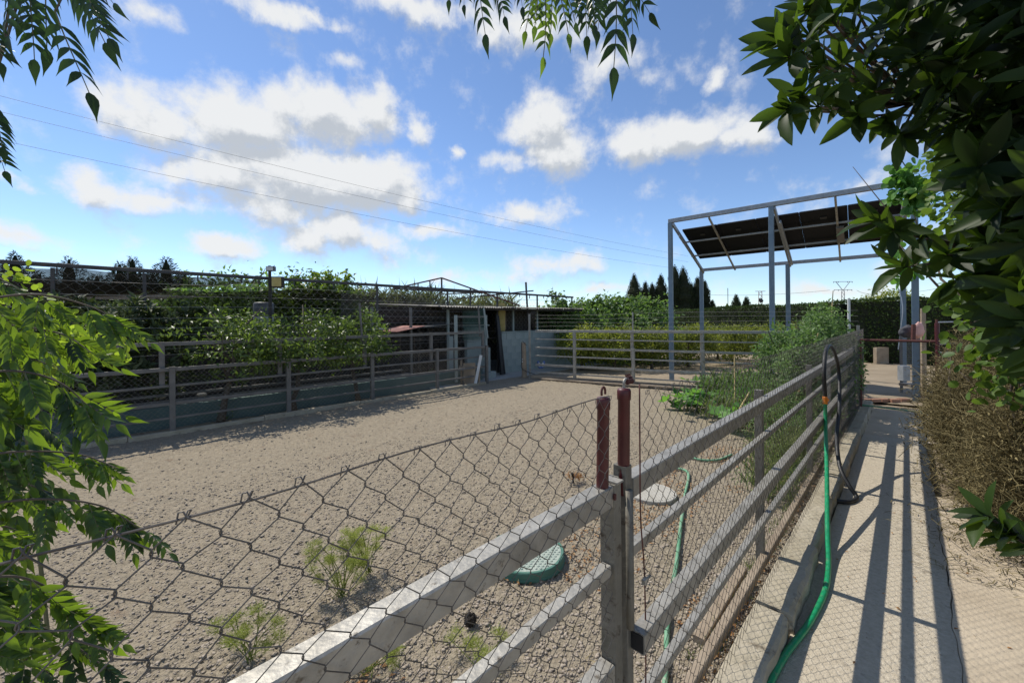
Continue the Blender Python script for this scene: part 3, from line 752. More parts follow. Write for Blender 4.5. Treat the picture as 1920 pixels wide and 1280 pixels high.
# block courses
bl = bpy.data.meshes.new('block')
bm = MB().box((0, 0, 0), .396, .14, .2015, ax=D1, ay=D2)
bl.from_pydata(bm.v, [], bm.f); bl.materials.append(M['tealwall'])
cnt = 0
for row in range(6):
    k = 0; u = ua + (.0 if row % 2 == 0 else .2)
    while u < 13.0:
        o = bpy.data.objects.new('block', bl); link(o, shed)
        o.location = tuple(UV(u + .195, VS + .07 + .003 * rd.uniform(-1, 1), .10 + row * .205) - wloc(shed)); u += .4
wallblk(ua - .01, 13.1, VS + .075, 0, 1.235, .12, 'mortar_core')
wallblk(ua - .01, 13.1, VS + .07, 1.24, 1.27, .16, 'wall_cap')
# narrow teal pier and white bollard beside the opening
up0, up1 = u_at(882, VS - .1), u_at(925, VS - .1)
wallblk(up0, up1 - .2, VS + .1, 0, 1.42, .12, 'pier')
wallblk(up0, up1 - .1, VS + .05, 1.46, 1.49, .2, 'shelf')
c = UV(u_at(915, VS - .3), VS - .3)
MB().bar(c, c + UPV * .85, .10, .10, ref=D1).box(c + UPV * .09, .32, .3, .18).build('bollard', M['tealwall'], shed)
wallblk(u_at(850, VS) - .14, u_at(850, VS), VS + .05, 0, 1.2, .10, 'pier')
# posts and roof
for px in (700, 773, 843, 965, 1010, 1060):
    u = u_at(px, VS + .1); MB().bar(UV(u, VS + .16, 0), UV(u, VS + .16, 1.95), .06, .06, ref=D1).build('roof_post', M['roof'] if px < 800 else M['tealwall'], shed)
def corrugated(u0, u1, v0, v1, z0, z1, pit=.09, amp=.018):
    n = int((u1 - u0) / pit * 4); V = []; Fs = []
    for k in range(n + 1):
        u = u0 + (u1 - u0) * k / n; dz = amp * math.sin(k * math.pi / 2)
        V += [UV(u, v0, z0 + dz), UV(u, v1, z1 + dz), UV(u, v0, z0 + dz - .006), UV(u, v1, z1 + dz - .006)]
    for k in range(n):
        a = k * 4; b = a + 4
        Fs += [(a, b, b + 1, a + 1), (a + 2, a + 3, b + 3, b + 2), (a, a + 2, b + 2, b)]
    return V, Fs
for k, (a, b) in enumerate(((6.2, 8.3), (8.28, 10.4), (10.38, 12.4))):
    V, Fs = corrugated(a, b, VS - .35 - .06 * (k % 2), 12.3, 1.975 + .012 * k, 2.18)
    put('roof_sheet', V, Fs, M['roof'], shed)
MB().bar(UV(6.2, VS - .25, 1.93), UV(12.4, VS - .25, 1.94), .05, .06).bar(UV(6.2, VS + 1.5, 1.98), UV(12.4, VS + 1.5, 1.98), .05, .06).build('purlin', M['dark'], shed)
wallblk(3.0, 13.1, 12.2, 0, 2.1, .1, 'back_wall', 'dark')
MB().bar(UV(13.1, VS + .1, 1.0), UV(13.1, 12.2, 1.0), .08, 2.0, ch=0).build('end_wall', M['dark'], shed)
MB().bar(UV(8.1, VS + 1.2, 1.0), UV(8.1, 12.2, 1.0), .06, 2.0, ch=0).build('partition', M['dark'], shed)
for k in range(7):
    MB().bar(UV(6.6 + k * .2, VS + .9, .1), UV(6.6 + k * .2, VS + .9, 1.9), .03, .17, ref=D1, ch=0).build('slat', M['dark'], shed)
for k in range(5):
    MB().bar(UV(9.2 + k * .28, VS + .6, 1.3), UV(9.2 + k * .28, VS + .6, 1.92), .03, .26, ref=D1, ch=0).build('board', M['wood' if k == 0 else 'dark'], shed)
# leaning sheets and pipes by the opening
c0 = at(941, 705, 11.9); c0[2] = .02
t = tag(MB().bar(c0, at(931, 590, 12.15), .10, .10, ref=D1).bar(c0 + D1 * .12, at(934, 592, 12.2), .05, .05, ref=D1).build('pipe', M['blackpl'], origin=c0), 'black pipes leaning beside the shed opening', 'pipe')
a = at(941, 624, 12.6); b = at(941, 568, 12.6)
tag(MB().bar(a, b, .02, .20, ref=nrm(np.cross(UPV, [0, 1, 0])), ch=0).build('board', M['yellow'], origin=a), 'yellowed board standing upright against the shed roof edge', 'board')
# dark green tarpaulin sheet on edge above the roof
a = at(888, 600, 11.2); b = at(888, 552, 11.2)
tag(put('tarpaulin', [a + np.array([x, .05 * math.sin(x * 9), z]) for z in (-.55, .0, .40) for x in np.linspace(-.30, .30, 7)],
    [(r * 7 + c, r * 7 + c + 1, r * 7 + 7 + c + 1, r * 7 + 7 + c) for r in range(2) for c in range(6)], netmat('green_screen', (.05, .10, .08), .62, 4), origin=a), 'green see-through screen hanging in front of the shed roof', 'screen')
# red sheet lean-to
t = thing('lean_to', 'low lean-to of faded red and grey roof sheets inside the enclosure', 'lean-to', UV(5.2, 9.6))
ra, rb = at(722, 622, 9.9), at(776, 611, 10.6)
MB().bar(ra, rb, .9, .02, ch=0).build('red_sheet', M['redtile'], t)
ra, rb = at(778, 613, 10.7), at(838, 607, 11.4)
MB().bar(ra, rb, .8, .02, ch=0).build('grey_sheet', M['roof'], t)
ra, rb = at(684, 618, 10.4), at(724, 616, 10.8)
MB().bar(ra, rb, .9, .03, ch=0).build('grey_sheet', M['floor'], t)
for px, Y in ((726, 10.0), (786, 10.7), (836, 11.4)):
    p = at(px, 612, Y); q = p.copy(); q[2] = 0; MB().bar(q, p, .06, .06, ref=D1).build('post', M['dark'], t)
for k in range(6):
    ra, rb = at(700 + k * 26, 655, 10.6 + .25 * k), at(722 + k * 26, 655, 10.8 + .25 * k); q = (ra + rb) / 2
    MB().bar([q[0], q[1], .0], [q[0], q[1], 1.25], .03, .38, ref=nrm(rb - ra), ch=0).build('board', M['dark'], t)

# white door frame with horizontal bars
t = thing('slatted_gate', 'tall pale gate frame with horizontal bars beside the shed opening', 'gate', UV(u_at(880, 7.95), 7.95))
ga, gb = u_at(855, 7.95), u_at(911, 7.95)
for u in (ga, gb): vpost('stile', u, 7.95, .1, 1.75, .07, .05, M['tealwall'], t)
for z in (.35, .92, 1.08, 1.22, 1.36, 1.50, 1.73):
    rail('bar', ga, gb, 7.95, z, .02, .035 if z in (.92, 1.73) else .010, M['steel_far'], t)
sp0 = UV(gb - .02, 7.86)
MB().bar(sp0 + UPV * 1.15, sp0 + UPV * 1.92 - D1 * .12, .035, .04, ref=D1).build('stay', M['tealwall'], t)
# old bench / crate of boards in the gateway
q = G(882, 722)
t = thing('wooden_stand', 'small wooden stand with pale board just inside the side fence', 'stand', q)
rt = nrm([1, .1, 0]); bk = nrm([-.1, 1, 0])
for sx_, sy_ in ((-.22, 0), (.22, 0), (-.22, .25), (.22, .25)):
    MB().bar(q + rt * sx_ + bk * sy_, q + rt * sx_ + bk * sy_ + UPV * .62, .05, .05, ref=bk).build('leg', M['wood'], t)
MB().box(q + bk * .12 + UPV * .45, .55, .30, .03, rt, bk).box(q + bk * .12 + UPV * .15, .5, .28, .03, rt, bk).build('shelf', M['wood'], t)
MB().box(q + UPV * .30 - bk * .04 - rt * .02, .30, .02, .52, rt, bk).build('back_board', M['wood'], t)
MB().bar(q + rt * .12 - bk * .06 + UPV * .02, q + rt * .27 - bk * .05 + UPV * .75, .07, .03, ref=bk).build('prop', M['white'], t)

# enclosure frame with its long steel beam
VE = 9.0
enc = thing('wire_enclosure', 'tall steel-framed wire enclosure behind the side fence', 'enclosure', UV(0, VE))
ue = u_at(1075, VE)
zt = 2.475
MB().bar(UV(-4.5, VE, zt + .02), UV(ue, VE, zt - .02), .06, .06, ch=.1).build('beam', M['steel_dark'], enc)
for px in (-330, 100, 272, 508, 708, 840, 933, 1008, 1073):
    u = u_at(px, VE); MB().bar(UV(u, VE, 0), UV(u, VE, zt - .03), .045, .045, ref=D1).build('upright', M['steel_dark'], enc)
for z in (2.28, 1.30, 1.10, 2.08):
    MB().tube([UV(-4.5 + (ue + 4.5) * t, VE - .02, z + .02 * math.sin(12 * t + z)) for t in np.linspace(0, 1, 16)], .006 if z < 2 else .004, 4).build('strand', M['wire_far'], enc)
for k in range(24):
    u = -3 + (ue + 3) * (k + rd.random() * .6) / 24
    MB().bar(UV(u, VE - .02, zt - .03), UV(u, VE - .02, zt - .10 - .05 * rd.random()), .02, .02, ref=D1, ch=0).build('bracket', M['steel_dark'], enc)
V_, F_ = chain_link(-4.4, ue, .3, 2.42, VE + .03, .08, .08, .0016, 3, .003, 9)
put('wire_mesh', V_, F_, M['wire_far'], enc)
# pitched truss
T0, T1, T2 = at(738, 541, 11.2), at(828, 521, 11.6), at(975, 573, 12.2)
T3 = at(905, 549, 12.0)
MB().bar(T0, T1, .038, .038).bar(T1, T2, .038, .038).build('truss_rafter', M['rust'], enc)
MB().bar(T0, T3, .045, .045).build('truss_tie', M['steel_dark'], enc)
for tt in (.25, .5, .75):
    a = T0 * (1 - tt) + T1 * tt; b = a.copy(); b[2] = 2.46; MB().bar(b, a, .03, .03, ref=D1).build('truss_strut', M['steel_dark'], enc)
b = T1.copy(); b[2] = 2.4; MB().bar(b, T1, .04, .04, ref=D1).build('truss_strut', M['steel_dark'], enc)
b = at(882, 575, 11.9); a = at(882, 541, 11.9); MB().bar(b, a, .04, .04, ref=D1).build('truss_strut', M['steel_dark'], enc)
MB().bar(at(855, 560, 12.5), at(1000, 545, 13.5), .04, .04).bar(at(905, 548, 12.2), at(820, 552, 14.5), .04, .04).build('truss_tie', M['steel_dark'], enc)
MB().bar(at(990, 600, 13), at(986, 529, 13), .05, .05, ref=D1).build('mast', M['steel_dark'], enc)
# shade net slung from the beam
def sheet(name, P, mat, parent):
    n, m_ = len(P), len(P[0])
    return put(name, [p for r_ in P for p in r_], [(i * m_ + j, i * m_ + j + 1, (i + 1) * m_ + j + 1, (i + 1) * m_ + j) for i in range(n - 1) for j in range(m_ - 1)], mat, parent, smooth=True)
P = []
for s_ in np.linspace(0, 1, 40):
    u = -5 + (u_at(500, VE) + 5) * s_
    lo = .42 + .06 * math.sin(s_ * 21) if s_ < .62 else .42 * (1 - (s_ - .62) / .38) ** 1.2 + .02
    P.append([UV(u, VE + .10 + 1.2 * w * (.3 + .7 * (1 - s_)), zt - .03 - lo * (w ** .8) * (1 + .5 * (s_ < .62)) - .04 * math.sin(w * 3.1) + .015 * math.sin(s_ * 50 + w * 5)) for w in np.linspace(0, 1, 10)])
net = sheet('shade_net', P, M['net'], None); tag(net, 'dark shade net sagging from the enclosure beam on the left', 'net')
P = []
for s_ in np.linspace(0, 1, 24):
    u = u_at(640, VE + .4) + (u_at(858, VE + .4) - u_at(640, VE + .4)) * s_
    P.append([UV(u, VE + .4 + .03 * math.sin(s_ * 20), zt - .22 + .05 * math.sin(s_ * 3 + 1) - w * (.55 + .25 * (1 - s_))) for w in np.linspace(0, 1, 6)])
net = sheet('shade_net', P, M['netthin'], None); tag(net, 'thin brown net stretched in front of the reeds beside the truss', 'net')

P = [[UV(-6 + 11.5 * a, VE + 1.0 + 3.6 * b_, 2.30 + .07 * math.sin(a * 17 + b_ * 3) - .10 * math.sin(b_ * 3.14)) for b_ in np.linspace(0, 1, 8)] for a in np.linspace(0, 1, 30)]
net = sheet('shade_net', P, M['net'], None); tag(net, 'flat shade net roof covering the orchard behind the side fence', 'net')
bw = thing('shade_backing', 'dark board backing added for the shaded interior behind the citrus trees', 'wall', UV(0, 10.7))  # boards added as a dark backdrop in place of the enclosure's shade
for k in range(50):
    MB().bar(UV(-7 + .27 * k, 10.7, .0), UV(-7 + .27 * k, 10.7 + .01 * (k % 2), 1.55 + .05 * math.sin(k * 5)), .025, .268, ref=D1, ch=0).build('board', M['dark'], bw)
# flood lamps on the tall pole
q = UV(u_at(507, VE - .08), VE - .08)
t = thing('lamp_pole', 'thin pole with two square flood lamps above the enclosure beam', 'lamp pole', q)
MB().tube([q, q + UPV * 2.72], .028, 8).build('pole', M['dark'], t)
qq = at(508, 504, 7.6); k_ = q[1] / qq[1]; qq = at(508, 504, q[1] - .05)
MB().box(qq, .15, .08, .09, [1, 0, 0], [0, 1, 0]).build('lamp_head', M['barrel'], t)
MB().box(qq - [0, .045, 0], .125, .01, .07, [1, 0, 0], [0, 1, 0]).build('lamp_glass', M['white'], t)
qq = at(521, 529, q[1] - .08)
MB().box(qq, .21, .08, .21, [1, .1, 0], [-.1, 1, 0]).build('lamp_head', M['dark'], t)
MB().box(qq - [0, .046, 0], .17, .012, .17, [1, .1, 0], [-.1, 1, 0]).build('lamp_glass', M['yellow'], t)
# barrel on a stand
q = UV(u_at(495, 9.6), 9.6)
t = thing('barrel', 'grey plastic barrel with dark lid standing behind the lamp pole', 'barrel', q)
MB().lathe(q + UPV * 1.38, [(.17, 0), (.19, .02), (.185, .2), (.19, .24), (.185, .3), (.18, .36)], 20).build('body', M['floor'], t, smooth=True)
MB().lathe(q + UPV * 1.74, [(.185, 0), (.19, .01), (.19, .26), (.17, .29)], 20).build('lid', M['barrel'], t, smooth=True)
MB().box(q + UPV * .68, .4, .4, 1.38).build('stand', M['dark'], t)

# rocks behind the low wall
for k, (px, py, Y, s_, lab) in enumerate(((188, 757, 6.6, .15, 'rounded pale boulder lying behind the low teal wall, leftmost'), (295, 742, 7.3, .11, 'pale boulder on the low teal wall, second from left'),
                                    (378, 739, 7.6, .06, 'small pale stone on the teal wall near the left trunk'), (165, 764, 6.5, .12, 'dusty boulder half hidden beside the leftmost boulder'))):
    V = []; sp_ = rdirs(1)
    import bmesh
    bmh = bmesh.new(); bmesh.ops.create_icosphere(bmh, subdivisions=3, radius=s_)
    for v in bmh.verts:
        n_ = mnoise.noise(v.co * (6 / s_ * .15) + Vector((k * 7, 0, 0))); v.co *= 1 + .28 * n_; v.co.z *= .62; v.co.x *= 1.4
    me = bpy.data.meshes.new('boulder'); bmh.to_mesh(me); bmh.free(); me.materials.append(M['stone'])
    o = bpy.data.objects.new('boulder', me); link(o); o.location = tuple(at(px, py, Y)); tag(o, lab, 'rock', 'boulders behind the low wall')

# ================================================================ SOLAR CANOPY
can = thing('solar_canopy', 'tall blue-grey steel canopy carrying a sloping row of solar panels', 'solar canopy', (5.9, 9.2, 0))
e1 = nrm([.76, -.65, 0]); e2 = nrm([.65, .76, 0])
p0 = np.array([4.19, 10.67, 0]); LN = 4.57; MID = 2.26; DEP = 2.75; ZF, ZB = 4.12, 3.08
def cp(a, d, z): return p0 + e1 * a + e2 * d + UPV * z
for a in (0, MID, LN):
    MB().bar(cp(a, 0, -.03), cp(a, 0, ZF), .10, .10, ref=e1, ch=.04).build('post', M['blue'], can)
    MB().bar(cp(a, DEP, -.03), cp(a, DEP, ZB), .10, .10, ref=e1, ch=.04).build('post', M['blue'], can)
    sl = nrm(cp(0, DEP, ZB) - cp(0, 0, ZF))
    off = .06 if a < LN else -.06
    MB().bar(cp(a + off, -.02, ZF - .02), cp(a + off, DEP + .02, ZB - .02), .05, .10).build('rafter', M['alum'], can)
    MB().bar(cp(a + off * 2.2, .3, ZF - .30), cp(a + off * 2.2, DEP - .25, ZB - .02), .04, .07).build('brace', M['alum'], can)
MB().bar(cp(-.04, .0, ZF + .055), cp(LN + .05, .0, ZF + .055), .09, .10, ch=.04).build('front_beam', M['alum'], can)
MB().bar(cp(-.04, .09, ZF + .10), cp(LN + .05, .09, ZF + .10), .03, .035, ch=.04).build('front_batten', M['alum'], can)
MB().bar(cp(-.04, DEP, ZB + .05), cp(LN + .05, DEP, ZB + .05), .09, .09, ch=.04).build('back_beam', M['alum'], can)
def slope(a, s_, dz=0): # s_ 0..1 down the slope
    return cp(a, DEP * s_, ZF + (ZB - ZF) * s_ + dz)
for s_ in (.36, .64):
    MB().bar(slope(-.0, s_, .00), slope(LN, s_, .00), .045, .045).build('purlin', M['alum'], can)
for a in (.95, 3.4):
    MB().bar(slope(a, .0, -.02), slope(a, 1, -.02), .04, .05).build('cross_bar', M['steel'], can)
MB().bar(slope(3.44, .38, -.07), slope(3.44, .62, -.07), .14, .05).build('inverter_bracket', M['steel_far'], can)
PW = (LN - .26) / 5
nv_ = nrm(np.cross(e1, sl)); nv_ = nv_ if nv_[2] > 0 else -nv_
for k in range(5):
    a = .14 + PW * (k + .5) ; c = slope(a, .47, .075)
    fr = thing('solar_panel', None, None, c); fr.parent = can; fr.location = tuple(c - wloc(can))
    L_ = 1.66; W_ = PW - .035
    MB().box(c, W_, L_, .006, e1, sl, nv_).build('backsheet', M['panelback'], fr)
    MB().box(c + nv_ * .006, W_ - .01, L_ - .01, .005, e1, sl, nv_).build('glass', surf('panel_cells', (.008, .011, .025), (.012, .016, .035), 6, .12, 0, 1) if k == 0 else bpy.data.materials['panel_cells'], fr)
    f_ = MB()
    for s_ in (-1, 1):
        f_.bar(c + e1 * (s_ * W_ / 2) - sl * L_ / 2, c + e1 * (s_ * W_ / 2) + sl * L_ / 2, .03, .035, ref=nv_)
        f_.bar(c + sl * (s_ * L_ / 2) - e1 * W_ / 2, c + sl * (s_ * L_ / 2) + e1 * W_ / 2, .03, .035, ref=nv_)
    f_.build('frame', M['panelback'], fr)
    MB().box(c - nv_ * .012 - sl * .5, .12, .09, .018, e1, sl, nv_).build('junction_box', M['blackpl'], fr)
MB().tube(smooth_path([slope(4.25, .98, 0), at(1690, 560, 9.0), at(1688, 620, 9.0), at(1684, 655, 9.0)], 5), .010, 5).build('cable', M['white'], can)

# ================================================================ PATH-END GATE, BOX, POSTS
ra_ = G(1614, 772) + np.array([0, 0, 0]); dirg = nrm([.717, -.697, 0]) * .90
t = thing('small_gate', 'narrow dark red tubular gate frame closing the end of the path', 'gate', ra_)
MB().tube([ra_, ra_ + UPV * 1.22], .022, 8).build('post', M['rust'], t)
MB().tube([ra_ + UPV * 1.215, ra_ + dirg + UPV * 1.215], .020, 8).build('top_bar', M['rust'], t)
MB().tube([ra_ + dirg, ra_ + dirg + UPV * 1.5], .028, 8).build('post', M['red'], t)
MB().tube([ra_ + UPV * .12, ra_ + dirg + UPV * .10], .014, 6).build('bottom_bar', M['hosedusty'], t)
# second fence to the right of the canopy post
fb = at(1757, 700, 6.9); fb[2] = 0; fe = fb + np.array([2.6, 1.1, 0])
t = thing('garden_fence', 'low wire fence with pale rails behind the dry bush', 'fence', fb)
for z, m_ in ((1.50, 'alum'), (1.12, 'steel_far'), (.98, 'alum')):
    MB().tube([fb + UPV * z, (fe if z != .98 else fb + (fe - fb) * .35) + UPV * (z + .0)], .012, 6).build('rail', M[m_], t)
for s_ in (0, .48, 1): MB().tube([fb + (fe - fb) * s_, fb + (fe - fb) * s_ + UPV * 1.55], .02, 6).build('post', M['rust' if s_ == 0 else 'steel_far'], t)
wp = at(1732, 740, 7.6); wp[2] = 0
tag(MB().tube([wp, wp + UPV * 1.3, wp + UPV * 1.75], [.045, .042, .038], 7).build('wooden_post', M['wood'], origin=wp), 'rough wooden post right of the canopy leg', 'post')
# mesh cage post and pale box
q = G(1700, 758); q2 = at(1690, 700, 8.6); q2[2] = 0
t = thing('mesh_cage', 'narrow mesh-sided panel between the two right canopy legs', 'mesh panel', q2)
MB().bar(q2, q2 + UPV * 1.26, .05, .05, ref=D1).bar(q2 + [.42, .0, 0], q2 + [.42, .0, 1.26], .05, .05, ref=D1).bar(q2 + UPV * 1.24, q2 + [.42, 0, 1.24], .04, .04).bar(q2 + UPV * .5, q2 + [.42, 0, .5], .03, .03).build('frame', M['steel_far'], t)
wr = MB()
for k in range(16): wr.tube([q2 + [.026 * k, 0, .02], q2 + [.026 * k, 0, 1.24]], .0025, 3)
for k in range(30): wr.tube([q2 + [0, 0, .04 * k + .03], q2 + [.42, 0, .04 * k + .03]], .0025, 3)
wr.build('wire_mesh', M['steel'], t)
q = at(1694, 699, 7.6)
t = thing('meter_box', 'pale grey electrical box fixed low beside the canopy leg', 'box', q)
MB().box(q, .13, .10, .28, [1, 0, 0], [0, 1, 0]).build('body', M['alum'], t)
MB().box(q - [0, .056, 0], .13, .012, .27, [1, 0, 0], [0, 1, 0]).build('door', M['alum'], t)
q = q.copy(); q[2] -= .2
MB().box(at(1712, 721, 7.8), .36, .22, .05, [1, .1, 0], [-.1, 1, 0]).build('shelf', M['steel_far'], t)
# cloths and gloves on the frame
def lump(name, c, sx_, sy_, sz_, mat, lab, cat, seed, parent=None):
    bmh = bmesh.new(); bmesh.ops.create_icosphere(bmh, subdivisions=3, radius=1)
    for v in bmh.verts:
        n_ = mnoise.noise(v.co * 1.7 + Vector((seed * 5.1, 0, 0))) + .5 * mnoise.noise(v.co * 4 + Vector((0, seed * 3.1, 0)))
        v.co = v.co * (1 + .32 * n_); v.co.x *= sx_; v.co.y *= sy_; v.co.z *= sz_
    me = bpy.data.meshes.new(name); bmh.to_mesh(me); bmh.free(); me.materials.append(mat)
    for p in me.polygons: p.use_smooth = True
    o = bpy.data.objects.new(name, me); link(o, parent); o.location = tuple(c - (wloc(parent) if parent else 0))
    if lab: tag(o, lab, cat)
    return o
lump('cloth', at(1721, 620, 7.45), .10, .06, .16, M['pink'], 'crumpled pink cloth hung over the red gate frame', 'cloth', 2)
lump('jacket', at(1704, 622, 7.6), .17, .07, .12, M['darkcloth'], 'dark jacket bundled over the frame left of the pink cloth', 'jacket', 3)
tag(MB().bar(at(1712, 640, 7.35), at(1713, 608, 7.35), .04, .06, ref=[1, 0, 0]).build('bracket', M['rust'], origin=at(1712, 640, 7.35)), 'red metal bracket in front of the dark jacket', 'bracket')
q = G(1652, 681); tag(MB().box(q + UPV * .27, .46, .12, .56, [1, .1, 0], [-.1, 1, 0]).build('stone_slab', M['wood'], origin=q), 'upright pale stone slab against the foot of the hedge', 'slab')
q = G(1672, 676); lump('stone', q + UPV * .06, .10, .08, .07, M['stone'], 'small white stone right of the upright slab', 'stone', 9)
# brick edging and a timber by the small gate
for k in range(5):
    q = G(1622 + k * 18, 752 + 1.2 * math.sin(k * 3)); tag(MB().box(q + UPV * .02, .17, .10, .055, [1, .05 * math.sin(k * 7), 0], [0, 1, 0]).build('brick', M['brick'], origin=q), ['leftmost red brick by the left post of the small gate', 'second red brick from the left gate post', 'middle red brick of the row under the small gate', 'second red brick from the right under the small gate', 'rightmost red brick under the small gate'][k], 'brick', 'bricks under the small gate')
# bare pole left of the hose and white post top
q = G(1613, 690); q[2] = 0
p = UV(9.65, .75); tag(MB().tube([p, p + UPV * 1.95], .022, 7).build('white_pole', M['white'], origin=p), 'thin white pole rising out of the tomato plants', 'pole')

# ================================================================ HOSES, COVERS, SMALL THINGS
a0 = UV(u_at(1547, VF - .06), VF - .06)
def onv(px, py, v):
    r_ = ray(px, py); Y = UV(u_at(px, v), v)[1]; return np.array([0, 0, H]) + r_ * Y
hj = onv(1547, 748, VF - .055)
t = thing('garden_hose', 'bright green hose hanging down the mesh onto the path', 'hose', G(1550, 1050))
pts = [hj - UPV * .02, at(1548, 800, 3.8), at(1550, 868, 3.4), at(1551, 952, 3.0), at(1552, 1010, 2.78), G(1553, 1062, .03), G(1546, 1110, .016), G(1515, 1170, .016), G(1470, 1230, .016), G(1435, 1300, .016), G(1400, 1420, .016)]
MB().tube(smooth_path(pts, 7), .0155, 10).build('tube', M['hose'], t, smooth=True)
MB().lathe(hj - UPV * .045, [(.019, 0), (.021, .01), (.021, .03), (.018, .035), (.022, .04), (.022, .065), (.015, .075)], 12).build('connector', M['orange'], t)
MB().box(hj + D1 * .0 - D2 * .02 - UPV * .005, .03, .02, .02).build('clip', M['orange'], t)
t = thing('rubber_hose', 'thick black rubber hose looped over the top of the fence', 'hose', G(1600, 930))
pts = [hj + UPV * .02, onv(1545, 700, VF - .05), onv(1548, 660, VF - .045), onv(1556, 648, VF - .04), onv(1566, 665, VF - .05), onv(1573, 700, VF - .06), onv(1574, 760, VF - .09), at(1569, 820, 4.0), at(1575, 875, 3.75), at(1592, 910, 3.62), G(1606, 932, .02), G(1590, 940, .02), G(1563, 938, .02)]
MB().tube(smooth_path(pts, 7), .0175, 10).build('tube', M['blackpl'], t, smooth=True)
q = G(1560, 936, .03); MB().lathe(q - np.array([.03, 0, 0]), [(.02, 0), (.028, .008), (.028, .045), (.018, .055)], 12, [1, 0, 0]).build('end_cap', M['white'], t)
t = thing('ground_hose', 'dusty green hose winding over the ground inside the fence', 'hose', G(1270, 1000))
pts = [G(1372, 852, .015), G(1345, 862, .015), G(1310, 861, .015), G(1288, 852, .02), G(1262, 842, .02), G(1262, 872, .015), G(1290, 886, .015), G(1284, 930, .015), G(1276, 990, .014), G(1268, 1060, .014), G(1258, 1110, .014), G(1251, 1180, .014), G(1248, 1260, .014), G(1240, 1400, .014)]
MB().tube(smooth_path(pts, 6), .013, 8).build('tube', M['hosedusty'], t, smooth=True)
# green round cover with raised pips
c = G(990, 1063); c[2] = -.01
cx_, cy_ = c[0], c[1] + .0
c = np.array([G(985, 1043)[0], G(985, 1043)[1], -.01]); RC = .262
t = thing('manhole_cover', 'round green raised manhole cover with dimpled pale top', 'manhole cover', c)
MB().lathe(c, [(RC + .004, 0), (RC + .004, .012), (RC, .016), (RC, .052), (RC - .004, .058), (RC - .018, .059), (RC - .020, .054), (.01, .054)], 56).build('rim', M['manhole_green'], t, smooth=False)
m_ = MB()
for i in range(-9, 10):
    for j in range(-9, 10):
        x, y = (i + .5 * (j % 2)) * .030, j * .026
        if x * x + y * y < (RC - .035) ** 2:
            m_.lathe(c + np.array([x, y, .0545]), [(.0105, 0), (.0085, .0045), (.003, .006)], 6)
m_.build('pips', M['manhole_top'], t)
MB().lathe(c + UPV * .0, [(RC - .022, .05), (RC - .022, .0552), (.005, .0552)], 48).build('plate', M['manhole_top'], t)
c = np.array([*G(1222, 926)[:2], -.01])
t = thing('manhole_cover', 'flat round pale grey cover lying behind the red pipes', 'manhole cover', c)
MB().lathe(c, [(.215, 0), (.215, .030), (.210, .035), (.01, .036)], 40).build('plate', M['manhole_pale'], t)
m_ = MB()
for i in range(-6, 7): 
    L_ = math.sqrt(max(0, .19 ** 2 - (i * .028) ** 2)); m_.bar(c + np.array([i * .028, -L_, .037]), c + np.array([i * .028, L_, .037]), .010, .005, ch=0)
m_.build('ribs', M['manhole_pale'], t)
# dung clods
for k, (px, py, s_, lab) in enumerate(((882, 1170, .030, 'dark round clod on the dirt below the green cover'), (828, 1155, .009, 'tiny dark clod left of the large round clod'))):
    q = G(px, py); bmh = bmesh.new(); bmesh.ops.create_icosphere(bmh, subdivisions=4, radius=s_)
    for v in bmh.verts:
        v.co *= 1 + .35 * mnoise.noise(v.co * (2.2 / s_)) + .12 * mnoise.noise(v.co * (7 / s_)); v.co.z *= 1.1
    me = bpy.data.meshes.new('clod'); bmh.to_mesh(me); bmh.free(); me.materials.append(M['dung'])
    o = bpy.data.objects.new('clod', me); link(o); o.location = (q[0], q[1], s_ * .85); tag(o, lab, 'clod')
# withered stump with a hole, near the gate
q = G(1074, 905)
t = thing('dry_stump', 'small withered stump with brown tuft beside the mesh', 'stump', q)
MB().tube([q, q + UPV * .05 + D1 * .01, q + UPV * .10 - D1 * .012], [.012, .010, .014], 6).build('stem', M['dung'], t)
n = 160; pp = q + D1 * .06 + rng.normal(size=(n, 3)) * [.05, .04, .012] + UPV * .05
V, Fs, T = leaves(BLADE, pp, rdirs(n) + [0, 0, .3], rdirs(n), .035, .25); put('tuft', V, Fs, M['deadleaf'], t, tint=T)
# blue plastic on the shed wall
q = at(1014, 683, 11.9); t = thing('halter', 'blue and white halter hanging on the end fence', 'halter', q)
MB().tube(smooth_path([q + [-.08, 0, .1], q + [-.05, 0, -.08], q + [.06, 0, -.07], q + [.10, 0, .1]], 5), .035, 7).build('strap', M['bluepl'], t, smooth=True)
for s_ in (-.05, .06): MB().box(q + [s_, -.04, .0], .035, .02, .12, [1, 0, .2], [0, 1, 0]).build('buckle', M['white'], t)
# canes in the vegetable bed
for k, (px0, py0, Y0, px1, py1, lab) in enumerate(((1376, 735, 6.3, 1377, 665, 'short upright cane among the weeds'), (1470, 830, 5.6, 1535, 622, 'long leaning cane crossing behind the mesh'), (1548, 690, 8.2, 1562, 545, 'thin tall bent cane above the tomato plants'),
                                                ((1352), 800, 5.4, 1405, 735, 'short slanting stick over the squash leaves'))):
    a = at(px0, py0, Y0); a[2] = max(a[2] * .0, 0) if k != 1 else 0; b = at(px1, py1, Y0 + .3)
    tag(MB().tube(smooth_path([a, (a + b) / 2 + [.02, .02, 0], b], 4), [.011] * 8 + [.007], 6).build('cane', M['cane'], origin=a), lab, 'cane', 'canes in the vegetable bed')
a, b = G(1310, 1200, .05), G(1392, 1065, .06)
tag(MB().bar(a, b, .055, .035).build('plank', M['wood'], origin=a), 'weathered plank lying along the inside foot of the near fence', 'plank')
a, b = G(1318, 1148, .02), G(1378, 1100, .02)
tag(MB().tube([a, b], .012, 7).build('rod', M['rust'], origin=a), 'short rusty rod lying by the plank inside the fence', 'rod')

